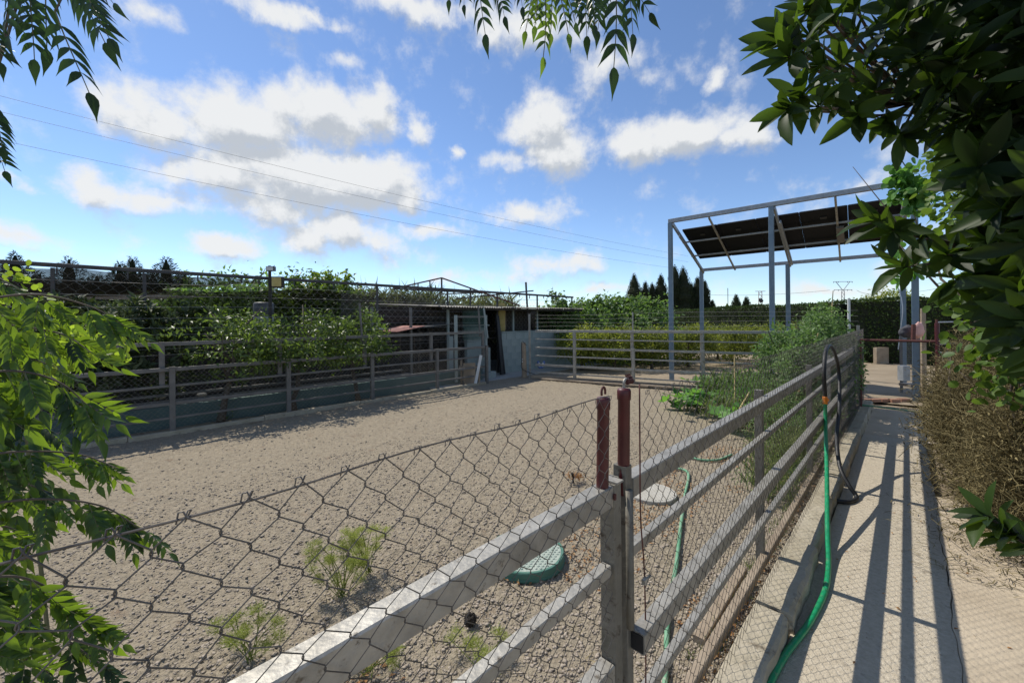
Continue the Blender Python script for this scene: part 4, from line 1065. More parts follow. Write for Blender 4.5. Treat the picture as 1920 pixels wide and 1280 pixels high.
# ---- overhead cables and far pylons
def cabl(p, q, sg, n=30):
    return [p * (1 - t) + q * t - UPV * sg * 4 * t * (1 - t) for t in np.linspace(0, 1, n)]
for k, (pa, pb) in enumerate(((at(-300, 102, 34), at(1290, 480, 95)), (at(-300, 136, 35.5), at(1290, 491, 96)), (at(-300, 198, 33), at(1290, 506, 94)))):
    tag(MB().tube(cabl(pa, pb, 1.2), .016, 4).build('power_line', M['cable'], origin=pa), ['topmost overhead cable crossing the big cloud', 'middle overhead cable crossing the big cloud', 'lowest overhead cable crossing under the big cloud'][k], 'cable', 'overhead cables')
def pylon(px, Y, top, w, lab, red):
    b = at(px, 590, Y); b[2] = 0; z = at(px, top, Y)[2]
    t = thing('pylon', lab, 'pylon', b); mt = M['pylonred' if red else 'pylon']; th = Y * .0011
    m_ = MB(); hw = w * (.33 if red else .16)
    for s_ in (-1, 1): m_.bar(b + [s_ * hw * 1.4, 0, 0], b + [s_ * hw * .9, 0, z * .78 if not red else z], th, th, ref=[1, 0, 0])
    nn = 10
    for k in range(nn):
        z0, z1 = z * (.3 + .48 * k / nn), z * (.3 + .48 * (k + 1) / nn)
        if red: z0, z1 = z * (.2 + .8 * k / nn), z * (.2 + .8 * (k + 1) / nn)
        s_ = 1 if k % 2 else -1; m_.bar(b + [-s_ * hw, 0, z0], b + [s_ * hw, 0, z1], th * .7, th * .7)
    m_.build('mast', mt, t)
    if red:
        MB().bar(b + [-w, 0, z], b + [w, 0, z], th, th).build('crossarm', mt, t)
        lump('transformer', b + np.array([w * .1, 0, z * .72]), w * .42, w * .3, w * .4, M['cable'], None, None, 4, t)
    else:
        for zz, ww in ((.80, w * .95), (1.0, w)):
            MB().bar(b + [-ww, 0, z * zz], b + [ww, 0, z * zz], th, th).build('crossarm', mt, t)
        MB().bar(b + [0, 0, z * .78], b + [-w * .75, 0, z], th, th, ref=[0, 1, 0]).bar(b + [0, 0, z * .78], b + [w * .75, 0, z], th, th, ref=[0, 1, 0]).build('v_frame', mt, t)
        for zz, ww in ((.80, w * .95), (1.0, w)):
            for s_ in (-1, -.5, .5, 1): MB().tube([b + [s_ * ww, 0, z * zz], b + [s_ * ww, 0, z * zz - w * .12]], th * .7, 5).build('insulator', mt, t)
pylon(1426, 120, 546, 1.5, 'reddish lattice pole carrying a transformer on the horizon', True)
pylon(1581, 130, 528, 3.0, 'steel pylon with a V-shaped head on the horizon', False)
b = at(1645, 590, 130); b[2] = 0; z = at(1645, 546, 130)[2]
tag(MB().bar(b, [b[0], b[1], z], .15, .15, ref=[1, 0, 0]).bar([b[0] - .8, b[1], z - .4], [b[0] + .8, b[1], z - .4], .12, .12).build('utility_pole', M['pylon'], origin=b), 'slim utility pole on the horizon right of the pylon', 'pole')
b = at(1365, 590, 120); b[2] = 0
tag(MB().tube([b, [b[0], b[1], at(1365, 540, 120)[2]]], .10, 5).build('mast', M['pylon'], origin=b), 'thin bare mast on the horizon left of the lattice pole', 'mast')
pc = at(1581, 542, 130)
for (qa, qb, lab) in ((at(1556, 544, 128), at(1300, 552, 128), 'distant cable running left from the pylon'), (at(1606, 544, 130), at(1645, 548, 130), 'distant cable between the pylon and the slim pole'), (at(1645, 548, 130), at(1760, 540, 140), 'distant cable right of the slim pole')):
    tag(MB().tube(cabl(qa, qb, .8, 10), .05, 3).build('power_line', M['cable'], origin=qa), lab, 'cable', 'distant cables')

# ================================================================ VEGETATION
def ell(px, py, Y, rx, rz, ry=None):
    """ellipsoid at bearing px,py and distance Y, radii in metres"""
    c = at(px, py, Y); return (c[0], c[1], c[2], rx, ry or rx, rz)
# --- citrus trees between the side fence and the teal wall
def shrub_tree(kind, label, cat, px, Y, blobs, tmpl, mat, ncl, per, spread, size, tr=.06, width=None, group=None, ht=None, seed=1, tb=0, shell=.55, droop=.15, lean=0):
    b = at(px, 640, Y); b[2] = 0
    t = thing(kind, label, cat, b, group)
    top = np.array(blobs[0][:3]) if ht is None else np.array([b[0] + lean, b[1], ht])
    trunk(b, top, tr, 5, t, seed=seed)
    foliage(tmpl, blobs, ncl, per, spread, size, M[mat], 'crown', t, width, shell, droop, tb=tb)
    return t
def on_v(px, py, v):
    r_ = ray(px, py); return UV(u_at(px, v), v)[1]
Yq = lambda px, v: UV(u_at(px, v), v)[1]
ct = 'citrus trees along the teal wall'
shrub_tree('citrus_tree', 'citrus tree with slanting trunk right of the thick left fence post', 'tree', 412, Yq(412, 8.0), [ell(440, 655, Yq(430, 8.15), .75, .42), ell(380, 635, Yq(400, 8.3), .6, .35), ell(500, 640, Yq(480, 8.2), .6, .40), ell(430, 605, Yq(440, 8.4), .55, .25)], LEAF4, 'l_citrus', 135, 22, .075, .085, .055, group=ct, seed=1)
shrub_tree('citrus_tree', 'citrus tree with green sprout at its foot, second along the teal wall', 'tree', 550, Yq(550, 8.0), [ell(565, 640, Yq(565, 8.15), .8, .5), ell(520, 660, Yq(530, 8.1), .5, .35), ell(610, 630, Yq(610, 8.3), .6, .5)], LEAF4, 'l_citrus', 135, 22, .075, .085, .05, group=ct, seed=2)
shrub_tree('citrus_tree', 'citrus tree with dark bare trunk, third along the teal wall', 'tree', 671, Yq(671, 8.0), [ell(655, 645, Yq(655, 8.15), .75, .5), ell(690, 625, Yq(690, 8.3), .35, .5), ell(715, 650, Yq(715, 8.1), .3, .3)], LEAF4, 'l_citrus', 120, 26, .075, .085, .05, group=ct, seed=3)
# sprouts at the trunk feet
for px, py, lab in ((556, 752, 'green sprout at the foot of the second citrus trunk'), (808, 722, 'small weed at the foot of the side fence near the stand'), (420, 786, 'tiny sprout at the foot of the leftmost citrus trunk')):
    q = G(px, py); n = 60; pp = q + rng.normal(size=(n, 3)) * [.06, .05, .10] + UPV * (.16 if px != 420 else .04)
    pp[:, 2] = np.maximum(pp[:, 2], .01)
    V, Fs, T = leaves(LEAF4, pp, rdirs(n) + [0, 0, .4], rdirs(n) + [0, 0, 1], .055); t = tag(put('sprout', V, Fs, M['l_citrus'], origin=q, tint=T), lab, 'plant')
# --- loquats with whorled dull leaves on the far left
def whorls(cents, axes, k, size, tmpl, spreadang=.9, width=None, jit=.25):
    n = len(cents); ax = axes / np.linalg.norm(axes, axis=1, keepdims=True)
    r0 = np.cross(ax, rdirs(n)); r0 /= np.linalg.norm(r0, axis=1, keepdims=True); r1 = np.cross(ax, r0)
    P, Dd, Uu = [], [], []
    for j in range(k):
        a = j * 2.4 + rng.random(n) * .6
        rad = r0 * np.cos(a)[:, None] + r1 * np.sin(a)[:, None]
        s_ = spreadang * (.45 + .8 * rng.random(n))
        Dd.append(ax * np.cos(s_)[:, None] + rad * np.sin(s_)[:, None] + rng.normal(size=(n, 3)) * .08); Uu.append(ax * .9 - rad * .3 + np.array([0, 0, .35]) + rng.normal(size=(n, 3)) * jit)
        P.append(cents - ax * (size * .35 * j / k))
    P, Dd, Uu = map(np.concatenate, (P, Dd, Uu)); m_ = len(P)
    return leaves(tmpl, P, Dd, Uu, size * (.65 + .5 * rng.random(m_)), width)
for i, (px, v, lab) in enumerate(((60, 8.8, 'loquat bush with dull whorled leaves, leftmost behind the teal wall'), (180, 8.7, 'loquat bush with dull whorled leaves behind the boulders'), (285, 8.9, 'loquat bush with dull whorled leaves left of the first citrus tree'))):
    Y = Yq(px, v); b = at(px, 640, Y); b[2] = 0
    t = thing('loquat_bush', lab, 'bush', b, 'loquat bushes'); trunk(b, b + UPV * 1.0, .04, 6, t, seed=20 + i)
    bl_ = [(b[0], b[1], 1.15, .75, .6, .75), (b[0] + .3, b[1] + .2, 1.65, .45, .4, .35)]
    cen, p, d = blob_points(bl_, 190, 1, .02, .4)
    V, Fs, T = whorls(p, d + [0, 0, .7], 9, .17, LEAF4, 1.0, .75); put('crown', V, Fs, M['l_dull'], t, tint=T)
# --- dense leafy orchard behind
for i, (px, Y, bl_, lab, mt, ncl) in enumerate((
    (455, 11.0, [ell(450, 560, 11.0, 1.5, .55), ell(420, 590, 10.6, 1.3, .7), ell(500, 575, 11, .9, .6)], 'broad green orchard tree filling the space under the end of the shade net', 'l_fig', 230),
    (590, 11.5, [ell(590, 575, 11.5, 1.15, .85), ell(560, 600, 11, .9, .8), ell(630, 580, 11.3, .75, .75)], 'dense dark orchard tree right of the flood lamps', 'l_citrus', 300),
    (330, 11.5, [ell(330, 610, 11.5, 1.5, .8), ell(250, 620, 11.5, 1.2, .8)], 'dark orchard tree under the shade net', 'l_dull', 200),
    (100, 12, [ell(100, 620, 12, 2.2, .9), ell(-60, 620, 12, 1.8, .9)], 'dark orchard tree at the far left under the shade net', 'l_dull', 220))):
    shrub_tree('orchard_tree', lab, 'tree', px, Y, bl_, LEAF4, mt, ncl, 32, .16, .13, .09, seed=40 + i, width=1.2, shell=.3)
# bright vertical shoots above the dense tree
for i, (px, top, lab) in enumerate(((552, 517, 'leafy upright shoot nearest the yellow flood lamp'), (592, 513, 'leafy upright shoot, second above the dense tree'), (617, 508, 'leafy upright shoot, third above the dense tree'), (649, 507, 'tallest bright shoot above the right of the dense tree'))):
    a = at(px, 560, 11.0); b = at(px, top, 11.0); t = thing('leafy_shoot', lab, 'shoot', a, 'shoots above the dense tree')
    MB().tube([a, b], [.02, .008], 5).build('stem', M['twig'], t)
    n = 130; s_ = rng.random(n); pp = a + (b - a) * s_[:, None] + rng.normal(size=(n, 3)) * .055
    V, Fs, T = leaves(LEAF4, pp, rdirs(n) * [1, 1, .5] + [0, 0, -.3], rdirs(n) + [0, 0, .8], .13, 1.3); put('foliage', V, Fs, M['l_vine'], t, tint=T)
# --- reeds behind the enclosure
def reeds(px0, px1, Y, top, n, lab):
    a, b = at(px0, 640, Y), at(px1, 640, Y + .5); w = rng.random(n)[:, None]
    base = a * (1 - w) + b * w + rng.normal(size=(n, 3)) * [.1, .5, 0]; base[:, 2] = 0
    zt_ = at(px0, top, Y)[2]
    hh = zt_ * (.72 + .28 * rng.random(n))
    P, Dd, Sz = [], [], []
    for j in range(11):
        f_ = .25 + .75 * rng.random(n)
        P.append(base + np.stack([0 * hh, 0 * hh, hh * f_], 1)); dd = rdirs(n) * [1, 1, .4] + [0, 0, .75]; Dd.append(dd); Sz.append(.35 + .35 * rng.random(n))
    P, Dd = np.concatenate(P), np.concatenate(Dd); Sz = np.concatenate(Sz)
    V, Fs, T = leaves(BLADE, P, Dd, rdirs(len(P)) + [0, 0, .5], Sz, .08)
    return tag(put('reeds', V, Fs, M['l_reed'], origin=a * [1, 1, 0], tint=T), lab, 'reeds', kind='stuff')
reeds(640, 830, 15, 545, 700, 'brown-green reeds behind the thin net')
reeds(840, 965, 17, 556, 380, 'reeds showing behind the shed roof')
reeds(395, 560, 14, 568, 420, 'reeds behind the orchard trees')
# --- conifers behind the net (left)
def conifer(px, Y, top, w, lab, seed, base_py=620, dens=1.0, mat='l_conifer', group=None, cyp=False, name='conifer'):
    r_ = np.random.default_rng(seed)
    b = at(px, 640, Y); b[2] = 0; zt_ = at(px, top, Y)[2]
    t = thing(name, lab, 'tree', b, group)
    MB().tube([b, b + UPV * zt_ * .5, b + UPV * zt_ * .97], [w * .10, w * .06, w * .01], 6).build('trunk', M['bark'], t)
    n = int((9500 if cyp else 8500) * dens * max(1, zt_ / 5) ** .7)
    f_ = 1 - (.88 if cyp else .62) * np.sqrt(r_.random(n))
    z = zt_ * f_
    a = r_.random(n) * 6.283
    if cyp: prof = np.minimum(w, (zt_ * .42 * (1.0 - f_) ** .9 + .03)) * (.80 + .35 * (vnoise(a * 1.9 + seed, z * 1.3, seed) - .4))
    else: prof = np.minimum(w * 1.7, 2.4 * (1.0 - f_) + .02) * (.45 + .95 * vnoise(a * 1.9 + seed, z * 3.2, seed))
    rr = prof * (.2 + .8 * r_.random(n) ** .5)
    pf = lambda q_: (min(w, zt_ * .42 * (1 - q_) ** .9 + .03) * .62) if cyp else (min(w * 1.7, 2.4 * (1 - q_)) * .40)
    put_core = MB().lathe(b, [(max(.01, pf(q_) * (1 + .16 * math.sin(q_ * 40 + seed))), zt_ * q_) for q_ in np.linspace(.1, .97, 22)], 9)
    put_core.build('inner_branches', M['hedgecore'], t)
    P = b + np.stack([np.cos(a) * rr, np.sin(a) * rr, z], 1)
    Dd = np.stack([np.cos(a), np.sin(a), np.full(n, 2.4 if cyp else .55)], 1) + r_.normal(size=(n, 3)) * .35
    V, Fs, T = leaves(LEAF4, P, Dd, rdirs(n), (.19 if cyp else .12) * (.4 + r_.random(n)), .40)
    put('crown', V, Fs, M[mat], t, tint=T); return t
CL = 'conifers behind the shade net'
for i, (px, top, w, lab) in enumerate(((30, 472, .30, 'thin bare-topped conifer, leftmost behind the shade net'), (75, 508, .85, 'low dark conifer second from the left behind the net'), (131, 480, .85, 'tall conifer with a narrow tip, third behind the net'),
        (183, 512, .9, 'rounded conifer in the middle behind the net'), (226, 490, .75, 'slim pointed conifer left of the twin tall ones'), (250, 480, .9, 'tallest dark conifer behind the net'),
        (288, 508, .8, 'stout conifer in front of the forked one'), (313, 480, .85, 'conifer with a forked ragged tip, rightmost tall one'), (348, 506, .45, 'thin conifer at the right end of the row behind the net'))):
    conifer(px, 14 + (i % 3) * 1.2, top, w, lab, 60 + i, group=CL)
n = 26000; P_, T_ = [], []
w_ = rng.random(n); base = at(-60, 640, 19)[None] * (1 - w_[:, None]) + at(405, 640, 19)[None] * w_[:, None] + rng.normal(size=(n, 3)) * [.3, .6, 0]
hh = 2.85 + .75 * vnoise(w_ * 26, w_ * 0, 5) + .35 * vnoise(w_ * 90, w_ * 0, 6) - .5 * w_
base[:, 2] = hh * (1 - rng.random(n) ** 1.6 * .7)
V, Fs, T = leaves(LEAF4, base, rdirs(n) * .8 + [0, 0, .7], rdirs(n), .20 * (.4 + rng.random(n)), .45)
tag(put('conifer_mass', V, Fs, M['l_conifer'], tint=T), 'dark continuous mass of conifers behind the shade net', 'trees', kind='stuff')
# --- fig tree in the middle distance
b = at(1150, 640, 16.5); b[2] = 0
t = thing('fig_tree', 'broad light green fig tree beyond the end fence', 'tree', b); trunk(b, b + UPV * 1.2, .12, 8, t, seed=71)
bl_ = [ell(1110, 605, 16, 1.0, .9), ell(1160, 600, 16.5, 1.4, .9), ell(1215, 605, 16.5, 1.0, .85), ell(1080, 620, 15.5, .7, .8), ell(1160, 640, 16, 2.2, .8)]
foliage(LEAF4, bl_, 620, 26, .15, .15, M['l_fig'], 'crown', t, 1.7, .6, .1)
b = at(1048, 640, 15.0); b[2] = 0
t = thing('fig_tree', 'small airy fig tree at the right end of the shed', 'tree', b); trunk(b, b + UPV * 1.2, .07, 7, t, seed=72)
foliage(LEAF4, [ell(1046, 595, 15, .6, .75), ell(1040, 620, 14.6, .6, .6)], 130, 22, .12, .14, M['l_fig'], 'crown', t, 1.7, .6, .1)
# single upright sprays on top
n = 70; cc_ = np.array([at(px + rng.normal() * 5, py + rng.normal() * 4, 16.2) for px, py in [(1080, 572), (1105, 570), (1125, 568), (1150, 572), (1178, 566), (1205, 575), (1225, 572)] * 10])
V, Fs, T = whorls(cc_, rdirs(n) * .4 + [0, 0, 1], 7, .19, LEAF4, 1.2, 1.2); put('crown_spray', V, Fs, M['l_fig'], bpy.data.objects['fig_tree'], tint=T)
# --- yellow-green citrus bushes behind the end fence
LG = 'yellow-green lemon bushes'
for i, (px, Y, r_, lab) in enumerate(((1090, 13.0, .55, 'yellow-green lemon bush left of the shaded trunk'), (1152, 13.2, .75, 'yellow-green lemon bush with a dark trunk in its shade'), (1222, 13.0, .6, 'yellow-green lemon bush left of the front canopy post'),
        (1290, 13.6, .6, 'yellow-green lemon bush between the first two canopy posts'), (1375, 14.0, .65, 'yellow-green lemon bush left of the middle canopy post'), (1432, 14.5, .55, 'yellow-green lemon bush behind the middle canopy post'), (1290, 17.0, .9, 'lemon bush at the back left of the second canopy post'), (1490, 15.0, .8, 'lemon bush right of the middle canopy post'), (1345, 16.0, .8, 'lemon bush at the back near the hedge'))):
    b = at(px, 640, Y); b[2] = 0
    bl_ = [(b[0], b[1], .72, r_ * 1.45, r_ * 1.2, .44), (b[0] + .2, b[1] - .2, 1.05, r_ * .9, r_ * .8, .28)]
    t = thing('lemon_bush', lab, 'bush', b, LG); trunk(b, b + UPV * .8, .05, 6, t, seed=80 + i)
    foliage(LEAF4, bl_, 190, 24, .09, .085, M['l_lemon'], 'crown', t, 1.2, .5, .1)
# --- clipped hedge
hp = [np.array([7.0, 33, 0]), np.array([10.6, 27, 0]), np.array([11.4, 20.5, 0]), np.array([12.6, 15.2, 0]), np.array([15.5, 12.3, 0]), np.array([20, 9.5, 0])]
t = thing('hedge', 'long clipped dark green hedge closing the garden', 'hedge', hp[2])
HV, HF, HT = [], [], []
core = MB(); hz = [2.15, 2.15, 2.12, 2.18, 2.22, 2.3]
for i in range(len(hp) - 1):
    a, b = hp[i], hp[i + 1]; L = np.linalg.norm(b - a); d = (b - a) / L; nn = np.array([-d[1], d[0], 0]);
    if np.dot(nn, -a) < 0: nn = -nn
    zm = (hz[i] + hz[i + 1]) / 2
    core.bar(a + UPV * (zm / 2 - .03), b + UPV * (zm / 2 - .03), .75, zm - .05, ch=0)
    n = int(L * 1150)
    s_ = rng.random(n) * L; face = rng.random(n) < .72
    z = np.where(face, rng.random(n) * zm, zm - .01 + rng.normal(size=n) * .02); off = np.where(face, .48 + rng.normal(size=n) * .05 + .09 * np.sin(s_ * 2.3) * np.sin(z * 3), (rng.random(n) - .45) * 1.0)
    off = off + .10 * (vnoise(s_ * 2.2, z * 2.6, 31) - .5) * face; z = z + .10 * (vnoise(s_ * 1.3, z * 0, 33) - .5) * (~face)
    P = a + d * s_[:, None] + nn * off[:, None]; P[:, 2] = z
    patch = vnoise(s_ * 1.6, z * 1.5, 12)
    V, F_, T = leaves(LEAF4, P, rdirs(n) + nn * .5 + [0, 0, .5], rdirs(n) + nn, .085 * (.6 + .9 * rng.random(n)), 1.1, np.clip(patch * .9 + rng.random(n) * .3 - .15, 0, 1))
    HV.append((V, F_, T))
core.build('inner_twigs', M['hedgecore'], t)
V, F_, T = merge(HV); put('foliage', V, F_, M['l_hedge'], t, tint=T)
b = at(1668, 640, 18.5); b[2] = 0
t = thing('garden_tree', 'rounded light green tree top showing over the hedge', 'tree', b); trunk(b, b + UPV * 1.6, .1, 5, t, seed=91)
foliage(LEAF4, [ell(1668, 566, 18.5, .9, .45), ell(1700, 575, 18.5, .6, .4)], 110, 20, .14, .13, M['l_lemon'], 'crown', t, 1.1, .6)
# --- cypresses on the horizon
CG = 'cypresses beyond the hedge'
for i, (px, top, w, lab) in enumerate(((1190, 512, 1.05, 'cypress with a leaning tip, leftmost of the dark clump'), (1176, 556, .8, 'short cypress at the left foot of the clump'), (1211, 527, .7, 'narrow cypress left of the front canopy post'), (1224, 530, .8, 'cypress just left of the canopy post'), (1240, 513, 1.1, 'broad ragged cypress left of the canopy post'),
        (1266, 496, .8, 'slim tall cypress just right of the canopy post'), (1282, 499, 1.3, 'widest tall cypress of the clump'), (1297, 530, 1.0, 'lower cypress in the clump right of the tallest'), (1309, 518, .95, 'ragged cypress left of the second canopy post'), (1322, 524, .7, 'cypress behind the second canopy post'),
        (1336, 562, .8, 'small low cypress at the right foot of the clump'), (1381, 552, .9, 'small cypress left of the lattice pole'), (1400, 556, .6, 'smallest cypress just left of the lattice pole'))):
    conifer(px, 46, top, w * 1.05, lab, 100 + i, dens=.9, group=CG, cyp=True, name='cypress')
# --- far band of scrub along the horizon
n = 9000; azs = rng.uniform(-1.5, 1.5, n); rr = rng.uniform(70, 110, n)
P = np.stack([np.sin(azs) * rr, np.cos(azs) * rr, rng.random(n) ** 1.5 * (1.6 + 1.2 * vnoise(azs * 30, azs * 0, 3))], 1)
V, Fs, T = leaves(LEAF4, P, rdirs(n), rdirs(n) + [0, 0, 1], 1.5 + rng.random(n), 1.0)
tag(put('far_trees', V, Fs, M['l_hedge'], tint=T), 'low dark band of trees on the horizon', 'trees', kind='stuff')

# --- vegetable bed
def tomato(px, Y, zt_, w, seed, lab, v_lo=.05):
    b = at(px, 700, Y); b[2] = 0
    t = thing('tomato_plant', lab, 'plant', b, 'staked tomato plants')
    m_ = MB(); rd_ = random.Random(seed)
    for k in range(6):
        e = b + np.array([rd_.uniform(-w, w) * .7, rd_.uniform(-w, w) * .5, zt_ * rd_.uniform(.75, 1.05)]); mid = (b + e) / 2 + [rd_.uniform(-.1, .1), 0, .1]
        m_.tube(smooth_path([b, mid, e], 4), [.010] * 8 + [.004], 5)
    m_.build('stems', M['twig'], t)
    foliage(LEAF4, [(b[0], b[1], zt_ * .45, w, w * .8, zt_ * .48), (b[0], b[1], zt_ * .80, w * .6, w * .6, zt_ * .26)], int(260 * zt_), 15, .055, .065, M['l_tomato'], 'foliage', t, 1.0, .35, .4)
    return t
for i, (u, v, zt_, w, lab) in enumerate(((7.2, 1.05, 1.35, .42, 'staked tomato plant nearest the hose loop, thick and leafy'), (7.9, 1.0, 1.55, .45, 'staked tomato plant behind the first, reaching above the fence'), (8.7, 1.0, 1.72, .5, 'tallest tomato plant in front of the white pole'), (9.3, .95, 1.45, .45, 'tomato plant at the end of the bed by the red gate'),
        (8.2, 1.5, 1.40, .5, 'bushy tomato plant left of the white pole'))):
    q = UV(u, v); t = tomato(0, 1, 1, .1, i, lab) if False else None
    px = 960 + 760 * q[0] / q[1]; tomato(px, q[1], zt_, w, i, lab)
def weed_patch(u0, u1, v0, v1, n, zt_, mat, lab, seed, bl=.30, w=.05, name='weeds'):
    r_ = np.random.default_rng(seed); P = UV(0, 0) + D1 * r_.uniform(u0, u1, n)[:, None] + D2 * r_.uniform(v0, v1, n)[:, None]
    clump = vnoise(P[:, 0] * 2.5, P[:, 1] * 2.5, seed); P = P[clump > .38]; n = len(P)
    k = 4; PP = np.repeat(P, k, 0); PP[:, 2] = r_.random(n * k) * zt_ * .75
    V, Fs, T = leaves(BLADE, PP, rdirs(n * k) * [1, 1, .5] + [0, 0, .9], rdirs(n * k), bl * (.4 + .8 * r_.random(n * k)), w)
    return tag(put(name, V, Fs, M[mat], tint=T), lab, 'weeds', kind='stuff')
weed_patch(4.0, 7.6, .72, 1.10, 700, .34, 'l_weed', 'grassy weeds along the inside of the near fence', 5, .13, .09)
weed_patch(6.6, 9.2, 1.5, 2.4, 420, .42, 'l_weed', 'tall grey-green weeds in the vegetable bed', 6, .16, .10)
weed_patch(8.0, 9.8, 1.9, 2.9, 420, .55, 'l_tomato', 'tall leafy weeds between the squash and the canopy', 7, .2, .22)
n = 2600; P = UV(0, 0) + D1 * rng.uniform(4.2, 7.8, n)[:, None] + D2 * (.74 + .5 * rng.random(n) ** 2)[:, None]; P[:, 2] = rng.random(n) * .42 * vnoise(P[:, 0] * 3, P[:, 1] * 3, 4)
V, Fs, T = leaves(LEAF4, P, rdirs(n) + [0, 0, .3], rdirs(n) + [0, 0, 1], .035, 1.0)
tag(put('weeds', V, Fs, M['l_tomato'], tint=T), 'small-leaved green weeds beneath the tomato plants', 'weeds', kind='stuff')
for i, (u, v, z_, w_, mt_, lab) in enumerate(((5.2, .95, .22, .36, 'l_weed', 'low dusty weeds pressed against the fence by its first post'), (6.0, 1.15, .34, .42, 'l_tomato', 'knee-high leafy weeds behind the fence mesh'), (6.7, 1.5, .42, .45, 'l_weed', 'pale feathery weeds in the middle of the bed'),
        (7.4, 1.9, .45, .50, 'l_tomato', 'tall leafy weeds at the back of the bed by the upright cane'), (6.6, .95, .40, .35, 'l_tomato', 'green tangle growing through the mesh before the tomato plants'), (8.2, 2.4, .42, .50, 'l_weed', 'grey-green weeds beside the front canopy leg'))):
    q = UV(u, v); t = thing('weed_clump', lab, 'weeds', q, 'weed clumps in the vegetable bed'); m_ = MB(); rd_ = random.Random(i)
    for k in range(16):
        e = q + np.array([rd_.uniform(-w_, w_), rd_.uniform(-w_, w_), z_ * rd_.uniform(1.1, 2.0)]); m_.tube(smooth_path([q + (e - q) * [.5, .5, 0], (q + e) / 2 + [0, 0, .05], e], 3), [.004] * 6 + [.0015], 4, cap=False)
    m_.build('stems', M['l_weed'], t)
    foliage(LEAF4, [(q[0], q[1], z_ * .75, w_, w_, z_ * .8)], 85, 18, .05, .042, M[mt_], 'foliage', t, .8, .3, -.3)
# squash: big lobed leaves on stalks
def lobed():
    V = [(0, 0, 0)]; k = 15
    for j in range(k):
        a = -2.7 + 5.4 * j / (k - 1); r_ = (.52 + .13 * math.cos(a * 5)) * (1 + .12 * math.cos(a)); V.append((.25 + r_ * math.cos(a) * .95, r_ * math.sin(a), .10 * r_ + .05 * math.cos(a * 5) - .12 * max(0, r_ * math.cos(a))))
    return np.array(V), np.array([(0, j, j + 1) for j in range(1, k)])
LOBE = lobed()
SG = 'squash plants in the vegetable bed'
for i, (cx0, cy0, nl, w, lab) in enumerate(((1288, 768, 34, .42, 'low squash plant nearest the arena, with curled bright leaves'), (1368, 775, 40, .5, 'squash plant with the largest green leaves beside the fence'), (1418, 745, 44, .5, 'squash plant further back beside the mesh'),
      (1340, 735, 26, .45, 'dull squash plant between the weeds'), (1392, 806, 20, .30, 'dusty squash leaves low beside the near fence'))):
    q = G(cx0, cy0); t = thing('squash_plant', lab, 'plant', q, SG)
    P = q + rng.normal(size=(nl, 3)) * [w * .55, w * .5, 0]; P[:, 2] = .08 + .26 * rng.random(nl)
    m_ = MB()
    for p in P: m_.tube([q + (p - q) * [.55, .55, 0] + UPV * .01, p], .005, 4, cap=False)
    m_.build('stalks', M['twig'], t)
    V, Fs, T = leaves(LOBE, P, rdirs(nl) * [1, 1, .3], rdirs(nl) * .55 + [0, 0, 1], .20 * (.6 + .7 * rng.random(nl))); put('leaves', V, Fs, M['l_squash'], t, tint=T)

